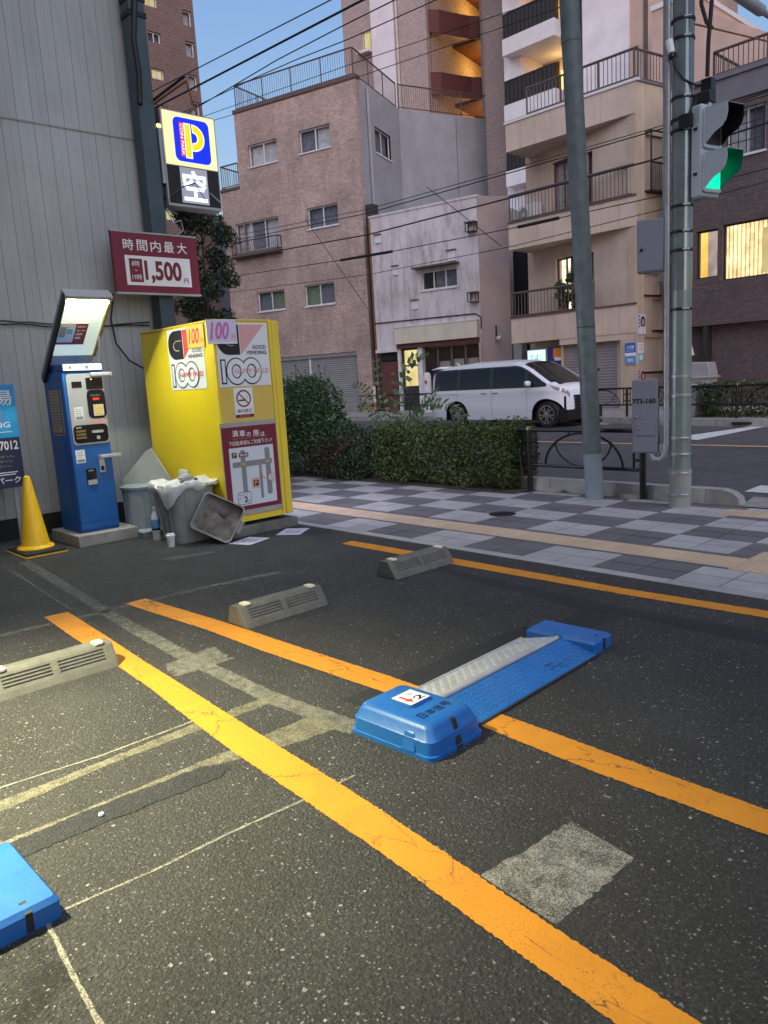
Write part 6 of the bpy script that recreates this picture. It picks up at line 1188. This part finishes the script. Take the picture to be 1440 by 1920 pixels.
def portrait(name, label, x0, z0, w, h, bg):
    t = signplate(name, label, 'poster', SD, x0, z0, x0+w, z0+h, bg); X = lambda a: x0+a*w; Z = lambda a: z0+a*h
    pl('hair', 'hair', t, SD, [(X(.62)+.30*w*math.cos(a*math.pi/8), Z(.60)+.30*h*math.sin(a*math.pi/8)) for a in range(16)], .026, .001); pl('face', 'skin', t, SD, [(X(.62)+.19*w*math.cos(a*math.pi/8), Z(.60)+.17*h*math.sin(a*math.pi/8)) for a in range(16)], .028, .001); pl('jacket', 'print_white', t, SD, [(X(.25), Z(.02)), (X(.98), Z(.02)), (X(.85), Z(.38)), (X(.42), Z(.38))], .0275, .001); pl('collar', 'print_lilac', t, SD, [(X(.52), Z(.1)), (X(.72), Z(.1)), (X(.68), Z(.36)), (X(.56), Z(.36))], .029, .001)
    for i in range(4): rc('text_mark', 'print_blue', t, SD, X(.08), Z(.85-.17*i), X(.24), Z(.95-.17*i), .027, .001)
portrait('portrait_poster', 'upper white portrait poster of a dark haired person on the beige wall', -.0+.01, 2.24, .36, .56, 'poster'); portrait('portrait_poster', 'lower pink portrait poster just above the grey control box', .02, .72, .36, .52, 'print_pink')
mc = thing('convex_mirror', 'round dark backed street mirror behind the relay box', 'mirror', tuple(SD @ Vector((.7, 3.2, .6)))); MB(SD).lathe([(.01, .0), (.40, .01), (.43, .03), (.40, .05), (.01, .12)], (0, 0, 0), 4)
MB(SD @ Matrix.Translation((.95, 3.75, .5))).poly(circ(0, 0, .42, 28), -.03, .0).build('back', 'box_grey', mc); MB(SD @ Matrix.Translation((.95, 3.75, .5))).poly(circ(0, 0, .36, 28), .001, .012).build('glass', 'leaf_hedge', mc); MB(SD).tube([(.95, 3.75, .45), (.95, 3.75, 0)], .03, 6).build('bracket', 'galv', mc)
vd = thing('blue_vending_machine', 'blue vending machine beyond the van windscreen', 'vending machine', tuple(F @ Vector((-2.4, .12, -.6)))); MB(F).box((-2.70, .12, -1.0), (-2.12, 2.10, -.28)).build('body', 'vend_blue', vd, bevel=.02); MB(F).box((-2.50, 1.72, -.279), (-2.22, 2.05, -.27)).build('orange_mark', 'print_orange', vd); MB(F).box((-2.45, 1.66, -.279), (-2.2, 1.76, -.268)).build('white_mark', 'print_white', vd)
ls = thing('lit_shop_sign', 'small glowing white and teal sign above the van roof', 'sign', tuple(F @ Vector((-3.05, 1.2, -.2)))); MB(F).box((-3.45, 1.15, -.34), (-2.72, 2.06, -.20)).build('case', 'alu_frame', ls, bevel=.01); MB(F).box((-3.42, 1.18, -.199), (-2.75, 2.03, -.19)).build('lit_face', 'vend_sign_lit', ls); MB(F).box((-3.38, 1.62, -.189), (-2.8, 1.64, -.186)).build('rule', 'navy', ls); text(ls, 'たばこ', F, -3.32, 1.72, .48, .18, 'print_sky', -.185, .01); MB(F).tube([(-3.1, .12, -.3), (-3.1, 1.15, -.3)], .04, 8).build('stand', 'dark_metal', ls)
mb_ = thing('meter_cabinet', 'pale metal cabinet in the gap beside the pink building', 'cabinet', tuple(F @ Vector((-4.3, 1.9, -1)))); MB(F).box((-4.5, 1.75, -1.2), (-4.15, 2.55, -.9)).build('case', 'container', mb_, bevel=.01); MB(F).tube([(-4.3, 1.75, -1), (-4.3, .12, -1)], .03, 6).build('conduit', 'galv', mb_)
# dark brick building on the right
DB = thing('dark_brick_building', 'dark brown brick building with warmly lit blinds at right', 'building', (-9, 20.7, .12)); F = frame((-8, 20.7), (1, 0))
wl2 = [(-1.82, 3.52, -1.24, 4.75), (-1.12, 3.40, .75, 4.80)]
wall_holes(DB, F, -2.15, 2.32, 4, 8.3, wl2+[(-1.05, 6.40, -.10, 7.50)], 'brick_dark'); window(DB, F, wl2[0], 1, 'frame_dark', ('lit_pink',), sill=False); window(DB, F, wl2[1], 1, 'frame_dark', ('lit_warm',), sill=False); window(DB, F, (-1.05, 6.40, -.10, 7.50), 2, 'frame_alu', ('curtain_white', 'curtain_grey'))
MB(F).box((-1.80, 3.53, -.262), (-1.62, 4.74, -.25)).build('curtain_edge', 'lit_amber', DB); MB(F).box((-.20, 3.5, -.262), (.05, 4.6, -.255)).build('room_shelf', 'lit_yellow', DB)
for i in range(5): MB(F).box((-.95+.2*i, 6.42, .03), (-.93+.2*i, 7.48, .05)).build('window_lattice', 'frame_dark', DB)
for z in (6.7, 7.1): MB(F).box((-1.0, z, .03), (-.12, z+.02, .05)).build('window_lattice', 'frame_dark', DB)
MB(F).box((-2.15, 8.301, -.5), (4, 8.42, .12)).build('parapet', 'parapet_dark', DB); MB(F).box((-2.15, 7.75, .001), (4, 8.30, .06)).build('parapet_band', 'parapet_dark', DB); railing(DB, F @ Vector((-1.45, 8.42, -.1)), F @ Vector((3.8, 8.42, -.1)), .62, 'brown_rail', .12, pr_=.024); railing(DB, F @ Vector((-1.45, 8.42, -.1)), F @ Vector((-1.45, 8.42, -2.5)), .62, 'brown_rail', .12, pr_=.024); B('roof_cabinet', 'parapet_dark', DB, (-.6, 8.3, -2), (.6, 9.0, -1.2), F)
MB(F).box((-2.14, .1, -8), (3.99, 8.30, -.31)).build('core', 'brick_dark', DB); MB(F).box((-2.15, 2.30, -1.1), (4, 2.319, 0)).build('soffit', 'wood_brown', DB)
DBl = wall_holes(DB, frame((-8, 21.6), (1, 0)), -2.15, 0, 4, 2.3, [(-.62, 1.02, .45, 1.86)], 'brick_dark', .2, 'lower_wall'); Fd = frame((-8, 21.6), (1, 0)); bwn = window(DB, Fd, (-.62, 1.02, .45, 1.86), 1, 'frame_dark', ('lit_cream',), sill=False)
for i in range(9): MB(Fd).box((-.66+.135*i, .98, .04), (-.64+.135*i, 1.84, .06)).build('window_bar', 'frame_dark', bwn)
for z in (1.04, 1.72): MB(Fd).box((-.70, z, .035), (.5, z+.03, .065)).build('window_bar', 'frame_dark', bwn)
MB(Fd).tube([(-1.42, 1.1, .05), (-1.42, 1.98, .05), (-.55, 2.03, .05)], .045, 8).build('white_pipe', 'white_trim', DB, True); MB(F).box((-1.62, .12, -.9), (-1.50, 2.29, -.02)).build('post', 'frame_dark', DB)
gc = thing('waste_container', 'grey lidded waste container behind the far hedge', 'container', (-9.2, 20.2, .12)); Fg = frame((0, 20.2), (1, .05)); MB(Fg).hexa([(-9.80, .25, -.5), (-9.05, .25, -.5), (-9.05, .25, .02), (-9.80, .25, .02)], [(-9.86, .95, -.55), (-8.99, .95, -.55), (-8.99, .95, .06), (-9.86, .95, .06)]).build('bin_body', 'container', gc, bevel=.02)
MB(Fg).poly([(-9.88, .96), (-8.96, .96), (-8.98, 1.10), (-9.04, 1.33), (-9.68, 1.36), (-9.82, 1.18)], -.5, .02).build('lid', 'container', gc, bevel=.02); MB(Fg).box((-9.92, .93, -.58), (-8.93, .975, .10)).build('rim', 'container', gc, bevel=.008); MB(Fg).box((-9.50, .52, .05), (-9.28, .76, .058)).build('notice', 'print_white', gc); MB(Fg).box((-9.95, .6, -.1), (-9.87, 1.3, .02)).build('red_post', 'print_red', gc)
for x in (-9.7, -9.15): MB(Fg).lathe([(.1, -.02), (.1, .02)], (x, .13, -.2), 12).build('castor', 'rubber', gc)
for q in (-.0,):
    bn = thing('corner_banner', 'white and green banner showing just right of the signal pole', 'banner', (-9.95, 20.45, 1.2)); MB(frame((0, 20.45), (1, 0))).hexa([(-10.25, 1.35, 0), (-9.72, 1.55, 0), (-9.72, 1.55, .01), (-10.25, 1.35, .01)], [(-10.25, 2.05, 0), (-9.92, 2.3, 0), (-9.92, 2.3, .01), (-10.25, 2.05, .01)]).build('cloth', 'print_white', bn); MB(frame((0, 20.45), (1, 0))).hexa([(-10.25, 1.5, .011), (-9.78, 1.75, .011), (-9.78, 1.75, .015), (-10.25, 1.5, .015)], [(-10.25, 1.62, .011), (-9.82, 1.95, .011), (-9.82, 1.95, .015), (-10.25, 1.62, .015)]).build('green_print', 'print_teal', bn); MB().tube([(-9.95, 20.47, .12), (-9.95, 20.47, 2.3)], .015, 6).build('staff', 'galv', bn)
UB = thing('upper_beige_building', 'tall plain beige wall rising behind the dark brick building', 'building', (-8, 26, .12)); F = frame((-8, 26), (1, 0)); MB(F).box((-5.92, 0, -6), (-4.45, 13.1, 0)).build('wall', 'beige_upper', UB); MB(F).poly([(-4.449, 0), (6, 0), (6, 6.5), (-1.0, 10.2), (-4.449, 12.5)], -6, 0).build('wall', 'beige_upper', UB); MB(F).box((-5.95, 12.9, -6), (-4.4, 13.05, .06)).build('coping', 'white_trim', UB); MB(F).box((-4.4, 12.0, -8), (8, 17, -6.01)).build('upper_floor', 'redbrown', UB)
# far left apartment block
LA = thing('brown_apartment_block', 'tall brown apartment block rising behind the clad building', 'building', (-32, 18, .12)); F = frame((-32, 0), (0, 1))
lw = []
for i, z in enumerate((8.85, 11.7, 13.15, 14.6, 16.05, 17.45, 18.85)): lw += [(17.25, z, 17.83, z+.42)]
lw2 = [(19.0, z, 19.42, z+.62) for z in (12.2, 13.4, 14.5, 15.85, 17.1, 18.4)]
wall_holes(LA, F, 8, 0, 19.55, 26, lw+lw2, 'tile_apt')
for i, w in enumerate(lw): window(LA, F, w, 2, 'frame_alu', ('lit_yellow',) if i in (0, 3, 5) else ('curtain_grey',), sill=False)
for w in lw2: window(LA, F, w, 1, 'frame_alu', ('curtain_white',), sill=False)
MB(F).box((8, 0, -10), (19.54, 26, -.31)).build('core', 'tile_apt', LA)
fb_ = thing('distant_block', 'pale distant building glimpsed beside the parking sign', 'building', (-48, 28, .12)); B('wall', 'white_wall', fb_, (-60, 26.5, 0), (-48, 29.2, 9.5)); B('wall', 'parapet_dark', fb_, (-60, 29.21, 0), (-48, 33, 13))
for i in range(4): B('window', 'curtain_grey', fb_, (-47.99, 27.0, 1.5+2*i), (-47.97, 28.5, 2.6+2*i))
# ------------------------------------------------------------------ far fence and hedge
fpts = [(-11.35, 17.40), (-9.83, 17.15), (-8.4, 16.85), (-6.93, 16.55), (-5.5, 16.40)]
for i, p in enumerate(fpts): fence_post('far_fence_post', ['far fence post beyond the van bonnet', 'far fence post before the beige corner pier', 'far fence post hidden by the signal pole', 'far fence post in front of the far hedge', 'far fence post past the right edge of the frame'][i], p, .12, 'far fence posts')
for i in range(4):
    fe = thing('far_street_fence', ['far railing panel before the roller shutter', 'far railing panel seen between the two poles beside the control box', 'far railing panel behind the signal pole', 'far railing panel in front of the far hedge'][i], 'fence', ((fpts[i][0]+fpts[i+1][0])/2, (fpts[i][1]+fpts[i+1][1])/2, .12)); fence_panel(fe, fpts[i], fpts[i+1], .12)
lfp = [(-22.6, 19.6), (-21.1, 19.45), (-19.6, 19.3), (-18.1, 19.1)]
for i in range(3): fe = thing('far_street_fence', ['far railing panel at the gap beside the pink building', 'far railing panel below the lit yellow door', 'far railing panel behind the tail of the white van'][i], 'fence', (lfp[i][0], lfp[i][1], .12)); fence_panel(fe, lfp[i], lfp[i+1], .12)
fh = thing('far_hedge', 'clipped hedge behind the far railing at the right edge', 'hedge', (-6.5, 17.1, .12)); 
v, _ = leaves(6500, box_sampler(-7.95, 16.85, .15, -4.6, 17.6, .86, .8, .05), .038, 14); leafmesh('foliage', 'leaf_far', fh, v)
for i in range(8): MB().tube([(-7.7+.4*i, 17.2, .12), (-7.7+.4*i, 17.2, .6)], .015, 5).build('stem', 'bark', fh)
cbx = thing('kerbside_cabinet', 'pale grey kerbside cabinet left of the far hedge', 'cabinet', (-8.3, 17.2, .12)); B('case', 'container', cbx, (-8.5, 17.0, .12), (-8.05, 17.4, .80), bevel=.02); B('cap', 'container', cbx, (-8.55, 16.95, .80), (-8.0, 17.45, .86), bevel=.02)
# ------------------------------------------------------------------ overhead wires
def wire(label, pts, r, sleeve=None):
    P_ = [Vector(p) for p in pts]; out = []
    for i in range(len(P_)-1):
        for k in range(8): out.append(P_[i]+(P_[i+1]-P_[i])*k/8)
    out.append(P_[-1]); t = MB().tube(out, r*.72, 6).build('overhead_wire', 'cable', None, True); tag(t, label, 'wire', 'overhead wires'); return t
def ext(p, q, d): p = Vector(p); q = Vector(q); return tuple(q+(q-p).normalized()*d)
W_ = [('uppermost thin wire crossing the sky', [(-16.72, 9, 8.0), (-14.57, 9, 7.845), (-10.47, 9, 7.55)], .014), ('thickest black wire crossing the sky', [(-16.86, 9, 7.66), (-14.63, 9, 7.533), (-9.70, 9, 7.266)], .026),
 ('third wire down crossing the sky above the rooftop railing', [(-15.5, 9.5, 7.48), (-12.71, 9.5, 7.47), (-10.81, 9.5, 7.39), (-9.49, 9.5, 7.32)], .014), ('fourth wire down just above the rooftop railing', [(-15.5, 9.5, 7.50), (-13.45, 9.5, 7.387), (-12.06, 9.5, 7.28), (-10.7, 9.5, 7.14), (-9.4, 9.5, 7.05)], .012),
 ('thin wire meeting the rooftop railing of the brown building', [(-15.1, 9.5, 7.19), (-10.6, 9.5, 6.73), (-7.18, 9.5, 6.34)], .008), ('thin wire skimming below the rooftop railing of the brown building', [(-15.4, 9.5, 7.08), (-10.7, 9.5, 6.5), (-7.2, 9.5, 6.17)], .008),
 ('wire crossing just under the third storey windows', [(-28.9, 17.6, 7.31), (-19.3, 17.6, 6.73), (-13.45, 17.6, 6.667), (-9.1, 17.6, 6.64), (-6.8, 17.6, 6.76)], .020), ('thin twin wire directly above the wire under the third storey windows', [(-28.9, 17.6, 7.50), (-19.3, 17.6, 6.855), (-13.45, 17.6, 6.75), (-9.1, 17.6, 6.705)], .014),
 ('thick cable crossing the upper edge of the pink wall', [(-29.0, 17.6, 6.63), (-19.35, 17.6, 6.074), (-13.48, 17.6, 6.03), (-9.41, 17.6, 6.02), (-6.85, 17.6, 6.15)], .030), ('cable with black sleeves crossing the middle of the pink wall', [(-28.3, 17.6, 5.91), (-19.4, 17.6, 5.41), (-13.5, 17.6, 5.236), (-9.06, 17.6, 5.19), (-6.8, 17.6, 5.25)], .018), ('lowest wire crossing the pink wall above its window', [(-29.3, 17.6, 5.36), (-19.5, 17.6, 4.83), (-13.5, 17.6, 4.765), (-9.06, 17.6, 4.89), (-6.8, 17.6, 4.99)], .014)]
for lb, pts, r in W_: wire(lb, [ext(pts[1], pts[0], 30)]+pts+[ext(pts[-2], pts[-1], 14)], r)
wire('slanting guy wire crossing the brown tiled wall', [(-21.85, 17, 6.98), (-18.9, 17, 3.64)], .014); wire('slanting guy wire crossing the upper right of the pink wall', [(-17.0, 18, 7.1), (-14.2, 18, 4.9)], .016)
for k, (a, c) in enumerate((((-20.8, 17.6, 5.487), (-18.27, 17.6, 5.376)), ((-13.3, 17.6, 5.232), (-12.0, 17.6, 5.222)))): tag(MB().tube([a, c], .045, 8).build('cable_sleeve', 'cable', None), ['black sleeve on the cable before the pink wall', 'black sleeve on the cable before the beige balcony'][k], 'sleeve', 'cable sleeves')
# unseen building added behind the photographer to keep sky and sun off the lot
nb = thing('lot_shade_building', 'unseen plain grey building added to darken the parking lot', 'building', (0, -4.6, 0)); wall_holes(nb, frame((12, -4.5), (-1, 0)), 0, 0, 20, 13.5, [(2+4*i, 1+3*k, 3.6+4*i, 2.3+3*k) for i in range(4) for k in range(3)], 'grey_wall', .3, 'wall'); B('core', 'grey_wall', nb, (-7.9, -12, 0), (11.9, -4.81, 13.5))
for i in range(4):
    for k in range(3): window(nb, frame((12, -4.5), (-1, 0)), (2+4*i, 1+3*k, 3.6+4*i, 2.3+3*k), 2, 'frame_alu', ('curtain_grey',))
# ------------------------------------------------------------------ floodlight of the lot (its pole stands left of the view)
LPX, LPY, LPZ = -3.55, -.35, 3.0
fl_ = thing('lot_floodlight', 'grey floodlight pole lighting the parking lot', 'floodlight', (LPX, LPY-.35, 0)); MB().lathe([(.05, 0), (.045, LPZ+.2)], (LPX, LPY-.35, 0), 14).build('pole', 'galv', fl_, True); MB().tube([(LPX, LPY-.35, LPZ+.12), (LPX, LPY, LPZ+.1)], .025, 8).build('arm', 'galv', fl_); MB().box((LPX-.16, LPY-.1, LPZ+.02), (LPX+.16, LPY+.1, LPZ+.10)).build('head', 'dark_metal', fl_, bevel=.01); MB().box((LPX-.14, LPY-.085, LPZ+.008), (LPX+.14, LPY+.085, LPZ+.018)).build('lens', 'lamp_face', fl_)
ld_ = bpy.data.lights.new('floodlight', 'SPOT'); ld_.energy = 520; ld_.color = (1, .93, .56); ld_.shadow_soft_size = .07; ld_.spot_size = math.radians(88); ld_.spot_blend = 1.0
lo = link(bpy.data.objects.new('floodlight', ld_)); lo.location = (LPX, LPY, LPZ); lo.rotation_euler = Vector((-.20, -.16, 1.0)).to_track_quat('Z', 'Y').to_euler()
